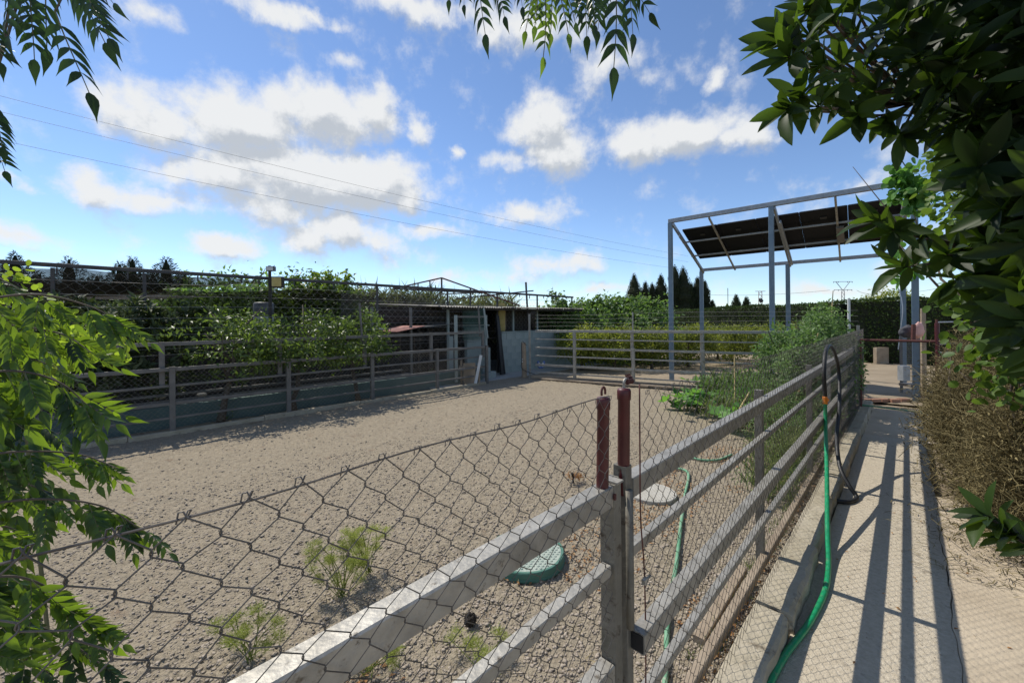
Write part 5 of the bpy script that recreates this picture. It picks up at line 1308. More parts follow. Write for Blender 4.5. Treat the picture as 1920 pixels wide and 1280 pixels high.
# --- dry bush to the right of the path
def dry_bush(u, v, w, dpt, zt_, n, lab, seed, green=.0):
    r_ = np.random.default_rng(seed); q = UV(u, v); t = thing('dry_bush', lab, 'bush', q, 'dry bushes beside the path')
    # main stems
    m_ = MB()
    for k in range(24):
        a = r_.random() * 6.28; e = q + D1 * math.cos(a) * w * .8 + D2 * math.sin(a) * dpt * .8 + UPV * zt_ * r_.uniform(.35, 1.0)
        m_.tube(smooth_path([q + r_.normal(size=3) * [.1, .1, 0], (q + e) / 2 + r_.normal(size=3) * .1 + [0, 0, .12], e], 4), [.007] * 8 + [.003], 4, cap=False)
    m_.build('stems', M['wood'], t)
    # tangled fine twigs: three-sided curved strokes
    d = r_.normal(size=(n, 3)); d /= np.linalg.norm(d, axis=1, keepdims=True); rad = r_.random(n) ** .45
    c = q + (D1 * (d[:, :1] * w) + D2 * (d[:, 1:2] * dpt)) * rad[:, None]
    nc_ = 420; cc_ = r_.normal(size=(nc_, 3)); cc_ /= np.linalg.norm(cc_, axis=1, keepdims=True); cc_ *= (.35 + .65 * r_.random(nc_) ** .5)[:, None]
    own = r_.integers(0, nc_, n); d = cc_[own] + r_.normal(size=(n, 3)) * .13; rad = np.ones(n)
    c = q + D1 * (d[:, :1] * w) + D2 * (d[:, 1:2] * dpt)
    ctint = r_.random(nc_)[own]
    c[:, 2] = zt_ * .48 + d[:, 2] * rad * zt_ * .52 * (1 + .25 * vnoise(c[:, 0] * 3, c[:, 1] * 3, seed)); c[:, 2] = np.maximum(c[:, 2], .02)
    dirs = d * .5 + r_.normal(size=(n, 3)) * .8 + [0, 0, .25]; dirs /= np.linalg.norm(dirs, axis=1, keepdims=True)
    sd_ = r_.normal(size=(n, 3)) * .5; L = .03 + .11 * r_.random(n) ** 2; rd2 = .0012 + .0016 * r_.random(n)
    K = 3; pts = []
    for j in range(K):
        s_ = j / (K - 1); pts.append(c + (dirs * s_ + sd_ * s_ * s_ * .9) * L[:, None])
    pts = np.stack(pts, 1)
    x = np.cross(dirs, rdirs(n)); x /= np.linalg.norm(x, axis=1, keepdims=True); y = np.cross(dirs, x)
    V = np.stack([pts + (x * math.cos(a) + y * math.sin(a))[:, None] * rd2[:, None, None] for a in (0, 2.1, 4.2)], 2)  # n,K,3,3
    idx = np.arange(n * K * 3).reshape(n, K, 3); Fs = []
    for j in range(K - 1):
        for s_ in range(3):
            Fs.append(np.stack([idx[:, j, s_], idx[:, j, (s_ + 1) % 3], idx[:, j + 1, (s_ + 1) % 3], idx[:, j + 1, s_]], 1))
    Fs = np.concatenate(Fs); T = np.tile(r_.random(n), (K - 1) * 3)
    T = np.tile(np.clip(.55 * r_.random(n) ** 1.6 + .5 * ctint * (r_.random(n) < .8), 0, 1), (K - 1) * 3)
    o = put('twigs', V.reshape(-1, 3), Fs, M['dry'], t, tint=T)
    m2 = int(n * .8); pk = r_.integers(0, n, m2); P = pts[pk, r_.integers(0, K, m2)]
    V, F2, T = leaves(LEAF4, P, r_.normal(size=(m2, 3)), r_.normal(size=(m2, 3)) + [0, 0, .4], .026 * (.6 + r_.random(m2)), .8); put('leaves', V, F2, M['dry'], t, tint=T)
dry_bush(4.35, -.92, .72, .62, 1.12, 26000, 'tangled dry brown bush nearest the camera on the right of the path', 1)
dry_bush(5.6, -.72, .78, .60, 1.30, 22000, 'tangled dry bush in the middle of the right edge of the path', 2)
dry_bush(6.8, -.62, .65, .42, 1.28, 12000, 'greyer dry bush closest to the red gate', 3)
dry_bush(4.9, -2.1, 1.0, .7, 1.30, 16000, 'dry brown bush furthest right under the laurel leaves', 4)
# low litter of dry stems spilling on the slab
n = 1500; P = UV(0, 0) + D1 * (3.65 + 3.4 * rng.random(n))[:, None] + D2 * (-.30 + rng.normal(size=n) * .17)[:, None]; P[:, 2] = .008 + .05 * rng.random(n) ** 2
V, Fs, T = leaves(BLADE, P, rdirs(n) * [1, 1, .15], rdirs(n) * .3 + [0, 0, 1], .03 + .07 * rng.random(n), .06)
tag(put('dry_litter', V, Fs, M['dry'], tint=T), 'dry stems littering the edge of the path', 'litter', kind='stuff')

# --- green shrubs with light leaves behind the laurel on the right
for i, (bl_, ncl, lab, px, Y) in enumerate((
    ([ell(1810, 385, 4.2, .30, .45), ell(1850, 300, 4.2, .40, .5), ell(1820, 230, 4.0, .35, .4), ell(1890, 430, 4.0, .45, .5)], 130, 'light green climber with round leaves behind the laurel', 1860, 4.4),
    ([ell(1890, 620, 2.6, .16, .10), ell(1930, 690, 2.4, .18, .22), ell(1870, 570, 2.7, .14, .08)], 46, 'lower light green shrub with yellow leaves over the dry bush', 1930, 3.2))):
    b = at(px, 640, Y); b[2] = 0; t = thing('climber', lab, 'shrub', b); trunk(b, np.array(bl_[0][:3]), .03, 6, t, seed=140 + i)
    foliage(RND, bl_, ncl, 16, .09, [.075, .06][i], M['l_climb'], 'crown', t, 1.0, .3, .4)
b = at(1715, 640, 6.4); b[2] = 0
t = thing('vine', 'vine sprig with round leaves climbing the top of the right canopy post', 'vine', at(1717, 420, 7.0))
m_ = MB(); m_.tube(smooth_path([at(1722, 430, 6.9), at(1712, 390, 6.8), at(1706, 330, 6.7), at(1690, 300, 6.6)], 5), .008, 5); m_.tube(smooth_path([at(1712, 390, 6.8), at(1745, 350, 6.7), at(1790, 330, 6.4)], 5), .008, 5); m_.build('stem', M['twig'], t)
n = 210; w_ = np.array([at(*p, 6.7) for p in [(1692, 312), (1700, 345), (1705, 360), (1725, 350), (1735, 375), (1715, 385), (1690, 328), (1700, 365)]])
pp = w_[rng.integers(0, len(w_), n)] + rng.normal(size=(n, 3)) * .10
V, Fs, T = leaves(RND, pp, rdirs(n) + [0, 0, -.6], rdirs(n) + [0, -.5, .3], .13, 1.05); put('foliage', V, Fs, M['l_squash'], t, tint=T)
n = 90; w_ = np.array([at(*p, 6.9) for p in [(1690, 490), (1710, 500), (1700, 508), (1725, 470), (1745, 480)]]); pp = w_[rng.integers(0, len(w_), n)] + rng.normal(size=(n, 3)) * .10
V, Fs, T = leaves(RND, pp, rdirs(n) + [0, 0, -.6], rdirs(n) + [0, -.5, .3], .13, 1.05); put('lower_foliage', V, Fs, M['l_squash'], t, tint=T)

# --- laurel tree overhanging on the right (foreground)
def inpoly(x, y, poly):
    c = False; j = len(poly) - 1
    for i in range(len(poly)):
        if ((poly[i][1] > y) != (poly[j][1] > y)) and (x < (poly[j][0] - poly[i][0]) * (y - poly[i][1]) / (poly[j][1] - poly[i][1]) + poly[i][0]): c = not c
        j = i
    return c
lb = np.array([2.9, 1.3, 0.0])
lt = thing('laurel_tree', 'big dark laurel-leaved tree overhanging the path at the right edge', 'tree', lb)
main = smooth_path([lb, lb + [-.05, .05, 1.0], lb + [-.25, .1, 1.9], lb + [-.5, .15, 2.7]], 5)
MB().tube(main, list(np.linspace(.09, .045, len(main))), 9).build('trunk', M['bark'], lt, smooth=True)
lv, lf = LAUREL
variants = []
for k in range(4):
    a, b_ = fine_leaf([0, .12, .3, .52, .75, .92, 1], [.06, .42, .86, 1, .78, .34, .02], [.10, .22, .30, .05][k], [.22, .12, .30, .18][k], [.33, .30, .36, .28][k])
    me = mesh_from('leaf', a, b_, M['l_laurel'], True, np.full(len(b_), .15 + .2 * k)); variants.append(me)
single = 0
def leaf_objs(cent, axis, k, size, parent, meshes, name='leaf', spreadang=1.0):
    global single
    ax = nrm(axis); r0 = nrm(np.cross(ax, rng.normal(size=3))); r1 = np.cross(ax, r0)
    pw = wloc(parent)
    for j in range(k):
        if single >= 298: return
        a = j * 2.4 + rng.random() * .6; rad = r0 * math.cos(a) + r1 * math.sin(a); s_ = spreadang * (.4 + .8 * rng.random())
        d = ax * math.cos(s_) + rad * math.sin(s_) ; up_ = ax * .8 - rad * .3 + [0, 0, .5] + rng.normal(size=3) * .3
        Rm = frames(d[None], up_[None])[0]
        o = bpy.data.objects.new(name, meshes[int(rng.integers(len(meshes)))]); link(o, parent)
        sz = size * (.7 + .45 * rng.random())
        M4 = Matrix([[*(Rm[i] * sz), float((cent - ax * size * .4 * j / k - pw)[i])] for i in range(3)] + [[0, 0, 0, 1]])
        o.matrix_local = M4; single += 1
twg = MB()
clusters = [(1460, 78, 1.12), (1480, 60, 1.15), (1478, 108, 1.1), (1500, 95, 1.15), (1520, 70, 1.2), (1540, 120, 1.15), (1505, 180, 1.1), (1475, 205, 1.08), (1530, 200, 1.12), (1560, 165, 1.15), (1590, 190, 1.2), (1610, 215, 1.2), (1575, 120, 1.2),
            (1560, 40, 1.2), (1600, 60, 1.25), (1540, 5, 1.2), (1600, 10, 1.25), (1640, 170, 1.25), (1660, 225, 1.3), (1690, 250, 1.3), (1620, 130, 1.3), (1650, 60, 1.3), (1510, 20, 1.2),
            (1640, 412, 1.2), (1675, 432, 1.2), (1725, 445, 1.25), (1700, 500, 1.2), (1775, 478, 1.25), (1790, 530, 1.25), (1835, 520, 1.25), (1800, 470, 1.3)]
hubs = {0: (1720, 190, 1.5), 1: (1860, 480, 1.35)}
extra = []
for (px, py, Y) in ((1852, 968, .92), (1895, 1000, .9), (1925, 1020, .9)):
    c = at(px, py, Y); twg.tube([at(2010, 1075, .95), c], .004, 5, cap=False); leaf_objs(c, [-.8, .1, .25], 9, .085, lt, variants)
for (px, py, Y) in clusters:
    hb = hubs[0] if py < 400 else hubs[1]
    c = at(px, py, Y); hbp = at(*hb)
    if py < 400 and px < 1660: mid = at((px + hb[0]) / 2, (py + hb[1]) / 2 + 12, (Y + hb[2]) / 2)
    else: mid = (c + hbp) / 2
    ax = nrm(c - mid) * .9 + rng.normal(size=3) * .18
    twg.tube(smooth_path([hbp, mid, c], 4), [.006] * 4 + [.004] * 4 + [.0025], 5, cap=False)
    if single < 290: leaf_objs(c, ax, 8, .108, lt, variants, spreadang=.78)
    else: extra.append((c, ax))
for hb in hubs.values(): twg.tube(smooth_path([main[-6], (main[-6] + at(*hb)) / 2 + [0, 0, .1], at(*hb)], 5), [.02] * 5 + [.012] * 5 + [.008], 6, cap=False)
poly = [(1690, -120), (2250, -120), (2250, 1000), (2060, 900), (2010, 760), (1960, 660), (1905, 600), (1870, 540), (1850, 440), (1850, 370), (1800, 300), (1755, 235), (1730, 170), (1690, 60)]
cs = []
while len(cs) < 1300:
    px, py = rng.uniform(1560, 2250), rng.uniform(-120, 1000)
    if inpoly(px, py, poly):
        Y = 1.1 + 1.5 * rng.random(); cs.append(at(px, py, Y * .9 if px > 1900 else Y))
cs = np.array(cs); ctr = np.array([2.6, 1.6, 2.2]); axs = (cs - ctr); axs /= np.linalg.norm(axs, axis=1, keepdims=True); axs = axs * .7 + np.array([-.5, -.2, 0]) + rng.normal(size=axs.shape) * .35
if extra: cs = np.concatenate([cs, np.array([e[0] for e in extra])]); axs = np.concatenate([axs, np.array([e[1] for e in extra])])
V, Fs, T = whorls(cs, axs, 9, .125, LAUREL, 1.05)
tag(put('foliage', V, Fs, M['l_laurel'], lt, smooth=True, tint=T), kind='stuff')
for k in range(60):
    c = cs[k * 9]; twg.tube(smooth_path([main[8 + k % 8], (main[8 + k % 8] + c) / 2 + rng.normal(size=3) * .08, c], 4), [.010] * 4 + [.006] * 4 + [.003], 5, cap=False)
twg.build('branches', M['bark'], lt, smooth=True)

# --- chinaberry: bipinnate fronds
def make_frond(seed, L=.30, pinnae=6, leafl=.045, down=.55):
    """arching stalk along +x with pinnae hanging below it"""
    r_ = np.random.default_rng(seed); m_ = MB(); pos, dr, up_, sz = [], [], [], []
    st = lambda s_: np.array([L * (s_ - .12 * s_ * s_), .012 * math.sin(s_ * 4 + seed), -L * down * s_ ** 2.2])
    pts = [st(s_) for s_ in np.linspace(0, 1, 9)]; m_.tube(pts, list(np.linspace(.0022, .0009, 9)), 4, cap=False)
    def leaflet(p, d, s_):
        pos.append(p); dr.append(d); up_.append(np.array([0, 0, 1]) * .5 + np.array([.5, 0, .2]) + r_.normal(size=3) * .2); sz.append(s_)
    for k in range(1, pinnae + 1):
        s_ = .18 + .74 * k / (pinnae + 1); o = st(s_); pl = L * .46 * (1 - .45 * abs(s_ - .42) * 1.6)
        for side in (-1, 1):
            pd = nrm([.55, side * .75, -.55 - .3 * r_.random()]); q = [o + pd * pl * t_ + np.array([0, 0, -.10 * pl * t_ * t_ * 3]) for t_ in (0, .33, .66, 1)]
            m_.tube(q, [.0012, .0010, .0008, .0006], 3, cap=False)
            nl = 3
            for j in range(nl):
                t_ = .28 + .62 * j / nl; b = o + pd * pl * t_ + np.array([0, 0, -.3 * pl * t_ * t_])
                sidev = nrm(np.cross(pd, [0, 0, 1]))
                for s2 in (-1, 1):
                    leaflet(b, nrm(pd * .55 + sidev * s2 * .62 + np.array([0, 0, -.55]) + r_.normal(size=3) * .08), leafl * (.75 + .35 * r_.random()) * (1 - .2 * t_))
            leaflet(q[-1], nrm(pd + [0, 0, -.8]), leafl * 1.05)
    for j in range(3):
        b = st(.86 + .05 * j)
        for s2 in (-1, 1): leaflet(b, nrm([.4, s2 * .6, -.6]), leafl * (.9 - .12 * j))
    leaflet(st(1), nrm([.4, 0, -1]), leafl * 1.1)
    V, Fs = scatter(CHINA[0], CHINA[1], np.array(pos), frames(np.array(dr), np.array(up_)), np.array(sz))
    T = np.repeat(r_.random(len(pos)), len(CHINA[1]))
    return m_, V, Fs, T
FR = []
for k in range(6):
    m_, V, Fs, T = make_frond(300 + k, .34 + .04 * (k % 3), 4 + k % 2, .080 + .010 * (k % 2), [.5, .8, .35, .65, .9, .45][k])
    FR.append((mesh_from('stalk', np.array(m_.v), m_.f, M['twig']), mesh_from('leaflets', V, Fs, M['l_china'], True, T), mesh_from('leaflets', V, Fs, M['l_china2'], True, T)))
def frond(p, d, sc, parent, k, roll=0.0, alt=False):
    x = nrm(d); z = nrm(UPV - x * x[2] + 1e-6); y = np.cross(z, x)
    y, z = y * math.cos(roll) + z * math.sin(roll), z * math.cos(roll) - y * math.sin(roll)
    st_, lf_, lf2 = FR[k % len(FR)]
    pw = wloc(parent); Rm = np.stack([x, y, z], 1) * sc
    o = bpy.data.objects.new('frond', st_); link(o, parent)
    o.matrix_local = Matrix([[*Rm[i], float((p - pw)[i])] for i in range(3)] + [[0, 0, 0, 1]])
    c = bpy.data.objects.new('leaflets', lf2 if alt else lf_); C.objects.link(c); c.parent = o
def pinnate(mat, nl, L, leafl, seed, fw=.72, curl=.0):
    r_ = np.random.default_rng(seed); m_ = MB(); pos, dr, up_, sz = [], [], [], []
    st = lambda s_: np.array([L * s_, .02 * L * math.sin(3 * s_ + seed), -.10 * L * s_ * s_])
    m_.tube([st(s_) for s_ in np.linspace(0, 1, 7)], list(np.linspace(.0014, .0008, 7)), 4, cap=False)
    for j in range(nl):
        s_ = .22 + .70 * j / nl
        for s2 in (-1, 1):
            pos.append(st(s_)); dr.append(nrm([fw, s2 * (.55 + .15 * r_.random()), -.12 - curl * 3 * r_.random()])); up_.append(np.array([r_.normal() * .25, s2 * .5 * r_.random(), 1])); sz.append(leafl * (.8 + .3 * r_.random()) * (1 - .15 * s_))
    pos.append(st(1)); dr.append(np.array([1, 0, -.1])); up_.append(np.array([0, 0, 1.])); sz.append(leafl * 1.1)
    V, Fs = scatter(CHINA[0], CHINA[1], np.array(pos), frames(np.array(dr), np.array(up_)), np.array(sz))
    return mesh_from('stalk', np.array(m_.v), m_.f, M['twig']), mesh_from('leaflets', V, Fs, mat, True, np.repeat(r_.random(len(pos)), len(CHINA[1])))
def hang3(p, e, parent, k, setm, roll, L0=.165):
    L = np.linalg.norm(e - p); x = nrm(e - p); toward = nrm(np.array([0, 0, H]) - p); z = nrm(toward - x * np.dot(toward, x)); y = np.cross(z, x)
    y, z = y * math.cos(roll) + z * math.sin(roll), z * math.cos(roll) - y * math.sin(roll)
    a, b = setm[k % len(setm)]; pw = wloc(parent); Rm = np.stack([x, y, z], 1) * (L / L0)
    o = bpy.data.objects.new('frond', a); link(o, parent); o.matrix_local = Matrix([[*Rm[i], float((p - pw)[i])] for i in range(3)] + [[0, 0, 0, 1]])
    c = bpy.data.objects.new('leaflets', b); C.objects.link(c); c.parent = o
tb_ = np.array([-3.3, 1.7, 0]); ch = thing('chinaberry_tree', 'leafy tree with bright feathery fronds crowding the left edge', 'tree', tb_)
mn = smooth_path([tb_, tb_ + [.1, 0, .8], tb_ + [.25, -.1, 1.5], tb_ + [.2, -.2, 2.2]], 5)
brm = MB(); brm.tube(mn, list(np.linspace(.05, .03, len(mn))), 8)
PB = [pinnate(M['l_china'], 5 + k % 2, .165, .070, 540 + k, .75, .07) for k in range(6)]
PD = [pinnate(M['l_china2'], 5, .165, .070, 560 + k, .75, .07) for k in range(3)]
ARCH = [([(-90, 572, .85), (60, 552, .9), (170, 575, .98), (236, 612, 1.02)], 9, 78, 0), ([(-90, 600, .95), (40, 612, 1.0), (120, 628, 1.05), (170, 660, 1.05)], 7, 85, 0), ([(-90, 520, 1.05), (-20, 515, 1.1), (40, 545, 1.1)], 4, 80, 0),
        ([(-90, 715, .82), (20, 695, .85), (110, 716, .92), (170, 765, .95)], 8, 118, 0), ([(-90, 655, 1.1), (30, 665, 1.15), (110, 690, 1.2)], 5, 70, 0), ([(-90, 770, 1.0), (0, 765, 1.05), (80, 800, 1.1)], 5, 80, 1),
        ([(-90, 862, .88), (40, 846, .92), (150, 852, 1.0), (222, 878, 1.02)], 8, 84, 0), ([(-90, 905, 1.0), (20, 900, 1.05), (100, 925, 1.1)], 5, 80, 1),
        ([(-90, 955, .85), (70, 935, .9), (190, 948, .97), (262, 990, 1.0)], 9, 92, 0), ([(-90, 1000, 1.0), (0, 985, 1.05), (60, 1010, 1.1)], 4, 70, 1),
        ([(-90, 1095, .85), (30, 1080, .88), (120, 1120, .95), (190, 1185, 1.0)], 8, 105, 0), ([(-90, 1160, .95), (10, 1155, 1.0), (110, 1190, 1.05), (205, 1255, 1.05)], 8, 95, 1), ([(-90, 1225, .85), (0, 1215, .9), (90, 1260, .95)], 5, 100, 0), ([(-90, 1030, 1.1), (-40, 1035, 1.1), (0, 1050, 1.1)], 3, 80, 1)]
k_ = 0
for (pp_, nn_, ln_, dk_) in ARCH:
    A_ = smooth_path([at(*p) for p in pp_], 8); off = np.array([0, 0, 0])
    brm.tube(A_, list(np.linspace(.0032, .0012, len(A_))), 5, cap=False)
    s0 = mn[8 + k_ % 7]; brm.tube(smooth_path([s0, (s0 + A_[0]) / 2 + UPV * .1, A_[0]], 4), [.010] * 4 + [.006] * 4 + [.0032], 5, cap=False)
    for j in range(nn_):
        f_ = (j + .5 + .3 * rng.normal()) / nn_; q_ = A_[int(np.clip(f_, 0, 1) * (len(A_) - 1))]
        for side in ((-1, 1) if j % 2 else (1,)):
            Lm = ln_ * (.75 + .4 * rng.random()) * (1 - .25 * f_) / 760 * q_[1]
            dirv = nrm([.35 + .35 * f_ + .12 * rng.normal(), side * .28 + .15 * rng.normal(), -1.0 + .25 * rng.normal()])
            if j == nn_ - 1 and side == 1: dirv = nrm([.9, 0, -.6])
            hang3(q_, q_ + dirv * Lm, ch, k_, PD if (dk_ and rng.random() < .5) or rng.random() < .12 else PB, .5 * rng.normal()); k_ += 1
for i, (px, py, Y, dx, dz, sc) in enumerate(((-150, 560, 1.15, .9, 0, 1.0), (-150, 700, 1.2, .9, 0, 1.0), (-150, 850, 1.2, .9, 0, 1.0), (-140, 1000, 1.15, .9, 0, .9), (-150, 1120, 1.1, .9, 0, .9), (-130, 640, 1.3, .9, 0, .9), (-130, 930, 1.3, .9, 0, .9))):
    frond(at(px, py, Y), [dx, .1 * rng.normal(), dz], sc, ch, i)
brm.build('branches', M['bark'], ch, smooth=True)
# small round-leaved vine behind the fronds
q = at(90, 640, 1.9); q[2] = 0
t = thing('leafy_vine', 'yellow-green small-leaved vine behind the left fronds', 'vine', q)
MB().tube(smooth_path([q, at(40, 700, 1.9), at(60, 640, 1.9)], 5), .008, 5).build('stem', M['twig'], t)
foliage(RND, [ell(60, 650, 1.9, .28, .13), ell(0, 620, 1.9, .3, .2), ell(140, 665, 1.85, .16, .06), ell(20, 520, 1.9, .05, .1), ell(30, 700, 1.9, .15, .1)], 110, 10, .028, .032, M['l_vine'], 'crown', t, 1.0, .3, .2)
# overhead sprays (same kind of tree above the camera)
LIMB = smooth_path([mn[-1], np.array([-2.3, 1.35, 2.75]), np.array([-1.2, 1.05, 3.0]), np.array([-.4, 1.05, 2.95]), np.array([.2, 1.1, 2.84]), np.array([.62, 1.12, 2.76])], 8)
MB().tube(LIMB, list(np.linspace(.028, .006, len(LIMB))), 7).build('limb', M['bark'], ch, smooth=True)
def twig_to(m_, p):
    k = int(np.argmin([abs(q[0] - p[0] - (.06 if p[0] < 0 else -.04)) for q in LIMB])); q = LIMB[k]
    m_.tube(smooth_path([q, q * .55 + p * .45 + np.array([.015, 0, .03]), p], 4), [.004] * 4 + [.0028] * 4 + [.0016], 5, cap=False)
ov = thing('overhead_branches', 'dark pinnate leaf sprays hanging into the top left corner', 'branch', at(-100, -200, 1.0))
om = MB(); hub = at(-60, -160, 1.05)
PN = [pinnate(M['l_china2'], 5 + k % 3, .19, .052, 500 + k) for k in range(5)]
PS = [pinnate(M['l_china'], 5, .13, .034, 520 + k) for k in range(3)]
def hang(px, py, ex, ey, Y, parent, k, setm=PN, roll=None):
    p, e = at(px, py, Y), at(ex, ey, Y - .04); L = np.linalg.norm(e - p)
    x = nrm(e - p); toward = nrm(np.array([0, 0, H]) - p); z = nrm(toward - x * np.dot(toward, x)); y = np.cross(z, x)
    r_ = roll if roll is not None else rng.normal() * .45; y, z = y * math.cos(r_) + z * math.sin(r_), z * math.cos(r_) - y * math.sin(r_)
    a, b = setm[k % len(setm)]; sc = L * (.93 if px > 500 else .95) / (.19 if setm is PN else .13); pw = wloc(parent); Rm = np.stack([x, y, z], 1) * sc
    o = bpy.data.objects.new('frond', a); link(o, parent); o.matrix_local = Matrix([[*Rm[i], float((p - pw)[i])] for i in range(3)] + [[0, 0, 0, 1]])
    c = bpy.data.objects.new('leaflets', b); C.objects.link(c); c.parent = o
for k, (a, b, c_, d_) in enumerate(((105, 20, 172, 165), (62, -30, 55, 105), (120, -60, 185, 70), (20, -60, -5, 60), (150, -80, 200, -2), (90, -60, 95, 90), (-15, 20, -4, 110), (-20, 180, 2, 270), (-25, 240, 5, 315), (140, -40, 205, 60), (-60, 40, 0, 90), (40, -90, 40, 30))):
    hang(a, b, c_, d_, .85 + .05 * (k % 3), ov, k); twig_to(om, at(a, b, .85 + .05 * (k % 3)))
om.build('branches', M['bark'], ov)
ov2 = thing('overhead_branches', 'hanging leaf sprays dangling from above at the top centre', 'branch', at(1050, -150, 1.1)); om = MB()
for k, (a, b, c_, d_, s_) in enumerate(((900, -70, 903, 62, 0), (845, -80, 838, -5, 0), (925, -60, 940, 30, 0), (870, -60, 866, 5, 0), (1022, -20, 1025, 105, 1), (1000, -40, 985, 55, 1), (1045, -40, 1066, 60, 1), (1010, -50, 1003, 45, 1), (1030, -40, 1040, 60, 1), (1060, -50, 1070, 45, 1),
      (975, -70, 975, 10, 0), (1095, -60, 1097, 65, 0), (1110, -50, 1110, 45, 0), (1150, -60, 1158, 125, 0), (1130, -40, 1125, 55, 0), (1180, -60, 1192, 60, 0), (1165, -70, 1212, 30, 0), (1080, -60, 1084, 20, 0))):
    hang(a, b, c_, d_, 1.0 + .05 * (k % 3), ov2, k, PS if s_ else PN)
    twig_to(om, at(a, b, 1.0 + .05 * (k % 3)))
om.build('branches', M['bark'], ov2)

# --- fennel-like weeds by the gate
def fennel(px, py, h, w, n, seed, lab):
    r_ = np.random.default_rng(seed); q = G(px, py); t = thing('fennel_plant', lab, 'plant', q, 'feathery weeds behind the gate'); m_ = MB(); tips = []
    for k in range(n):
        e = q + np.array([r_.uniform(-w, w), r_.uniform(-w, w) * .6, h * r_.uniform(.35, 1)]); mid = (q + e) / 2 + np.array([r_.normal() * .02, 0, .02])
        m_.tube(smooth_path([q + r_.normal(size=3) * [.015, .015, 0], mid, e], 3), [.0022] * 6 + [.001], 4, cap=False); tips += [e, e - (e - mid) * .35 + r_.normal(size=3) * .02]
    m_.build('stems', M['l_fennel'], t); tips = np.array(tips); k2 = 130
    d = rdirs(len(tips) * k2) * [1, 1, .6] + [0, 0, .55]; P = np.repeat(tips, k2, 0) + r_.normal(size=(len(tips) * k2, 3)) * [.015, .015, .008]
    V, Fs, T = leaves(BLADE, P, d, rdirs(len(P)), .024 * (.5 + r_.random(len(P))), .06); put('fronds', V, Fs, M['l_fennel'], t, tint=T)
fennel(640, 1115, .34, .19, 20, 1, 'tall yellow-green feathery weed behind the gate mesh')
fennel(690, 1075, .30, .14, 14, 2, 'yellow-green feathery weed right behind the tallest one')
fennel(470, 1235, .20, .16, 11, 3, 'low feathery weed near the bottom left of the gate')
fennel(690, 1265, .12, .14, 7, 4, 'tiny feathery weed under the gate top rail')
fennel(900, 1250, .12, .18, 8, 5, 'sparse feathery weed beneath the dark clod')
weed_patch(.2, 4.5, .64, .74, 260, .06, 'l_weed', 'sparse weeds at the foot of the gate and fence', 15, .07, .06)

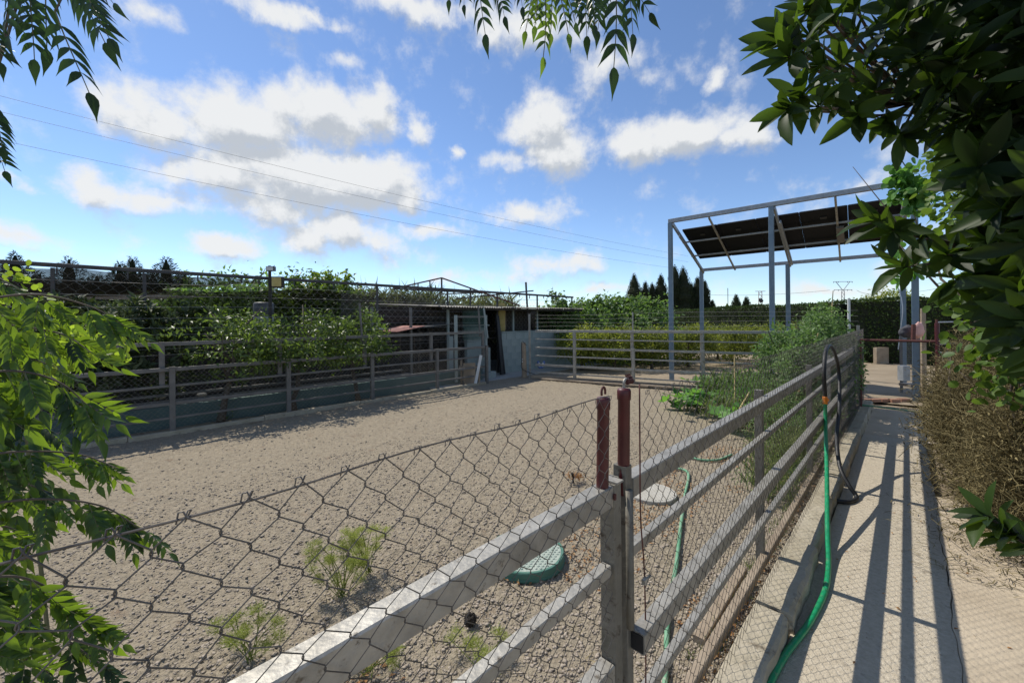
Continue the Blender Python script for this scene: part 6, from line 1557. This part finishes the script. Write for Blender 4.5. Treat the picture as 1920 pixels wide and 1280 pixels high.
# ================================================================ GRAVEL, DEAD LEAVES, LITTER
def icos():
    bmh = bmesh.new(); bmesh.ops.create_icosphere(bmh, subdivisions=1, radius=1); bmh.faces.ensure_lookup_table()
    V = np.array([v.co[:] for v in bmh.verts]); Fs = np.array([[v.index for v in f.verts] for f in bmh.faces]); bmh.free(); return V, Fs
ico_v, ico_f = icos()
OCT = (np.array([(1, 0, 0), (-1, 0, 0), (0, 1, 0), (0, -1, 0), (0, 0, 1), (0, 0, -1)], float), np.array([(0, 2, 4), (2, 1, 4), (1, 3, 4), (3, 0, 4), (2, 0, 5), (1, 2, 5), (3, 1, 5), (0, 3, 5)]))
def pebbles(n, u0, u1, v0, v1, r0, r1, seed, tv, tf, flat=.42, p=3.0, zf=None, falloff=0.0, name='gravel', lab='', mat='pebble', patch=None):
    r_ = np.random.default_rng(seed); u = r_.uniform(u0, u1, n); v = r_.uniform(v0, v1, n)
    if falloff:
        P = UV(0, 0) + D1 * u[:, None] + D2 * v[:, None]; keep = r_.random(n) < np.minimum(1, (falloff / np.hypot(P[:, 0], P[:, 1])) ** 1.6); u, v = u[keep], v[keep]; n = len(u)
    if patch is not None:
        keep = vnoise(u * patch[0], v * patch[0], seed) > patch[1]; u, v = u[keep], v[keep]; n = len(u)
    s_ = r0 + (r1 - r0) * r_.random(n) ** p
    sc3 = np.stack([.75 + .6 * r_.random(n), .75 + .6 * r_.random(n), flat * (.7 + .6 * r_.random(n))], 1)
    a = r_.random(n) * 6.283; ca, sa = np.cos(a), np.sin(a)
    lv_ = tv[None] * (1 + .30 * r_.normal(size=(n, len(tv), 1)).clip(-1, 1)) * sc3[:, None] * s_[:, None, None]
    X = lv_[..., 0] * ca[:, None] - lv_[..., 1] * sa[:, None]; Yy = lv_[..., 0] * sa[:, None] + lv_[..., 1] * ca[:, None]
    z0 = (clod(u, v) - .012) if zf is None else zf(u, v)
    P = UV(0, 0) + D1 * u[:, None] + D2 * v[:, None]; P[:, 2] = z0 + s_ * flat * .35
    V = np.stack([X, Yy, lv_[..., 2]], 2) + P[:, None]
    Fs = (tf[None] + (np.arange(n) * len(tv))[:, None, None]).reshape(-1, 3)
    return tag(put(name, V.reshape(-1, 3), Fs, M[mat]), lab, 'gravel', kind='stuff')
pebbles(190000, -1.2, 6, .62, 5, .003, .013, 1, *OCT, p=2.6, falloff=1.5, lab='fine gravel scattered over the near dirt')
pebbles(80000, -2.5, 9.5, .62, 7.6, .004, .015, 2, *OCT, p=2.6, falloff=2.6, lab='loose stones and clods over the arena', flat=.42)
pebbles(2600, .3, 6, .60, .95, .003, .013, 3, ico_v, ico_f, p=2, lab='gravel gathered along the inside of the fence')
pebbles(1500, .5, 7, -.3, .42, .001, .005, 4, *OCT, p=3, zf=lambda u, v: 0 * u + .001, lab='grit on the concrete path')
def litter(n, u0, u1, v0, v1, z, size, seed, lab, patch=None):
    r_ = np.random.default_rng(seed); u = r_.uniform(u0, u1, n); v = r_.uniform(v0, v1, n)
    if patch: keep = vnoise(u * patch[0], v * patch[0], seed) > patch[1]; u, v = u[keep], v[keep]; n = len(u)
    P = UV(0, 0) + D1 * u[:, None] + D2 * v[:, None]; P[:, 2] = z + (clod(u, v) - .004 if z == 0 else 0) + .004
    V, Fs, T = leaves(LEAF4, P, rdirs(n) * [1, 1, .15], rdirs(n) * .35 + [0, 0, 1], size * (.4 + r_.random(n)), 1.1)
    tag(put('dead_leaves', V, Fs, M['deadleaf'], tint=T), lab, 'dead leaves', kind='stuff')
litter(5600, .6, 5.5, .62, 1.9, 0, .026, 5, 'brown dead leaves on the dirt inside the fence', (2.6, .47))
litter(260, .8, 4.5, .60, .68, .01, .035, 6, 'dead leaves caught against the kerb')
litter(60, 1, 5, -.6, .42, .004, .022, 7, 'a few dead leaves on the path')
n = 420; P = UV(0, 0) + D1 * rng.uniform(.6, 6, n)[:, None] + D2 * rng.uniform(.62, 2.2, n)[:, None]; P[:, 2] = .012
V, Fs, T = leaves(BLADE, P, rdirs(n) * [1, 1, .08], rdirs(n) * .3 + [0, 0, 1], .04 + .08 * rng.random(n), .035)
tag(put('straw', V, Fs, M['dry'], tint=T), 'bits of straw on the dirt', 'straw', kind='stuff')
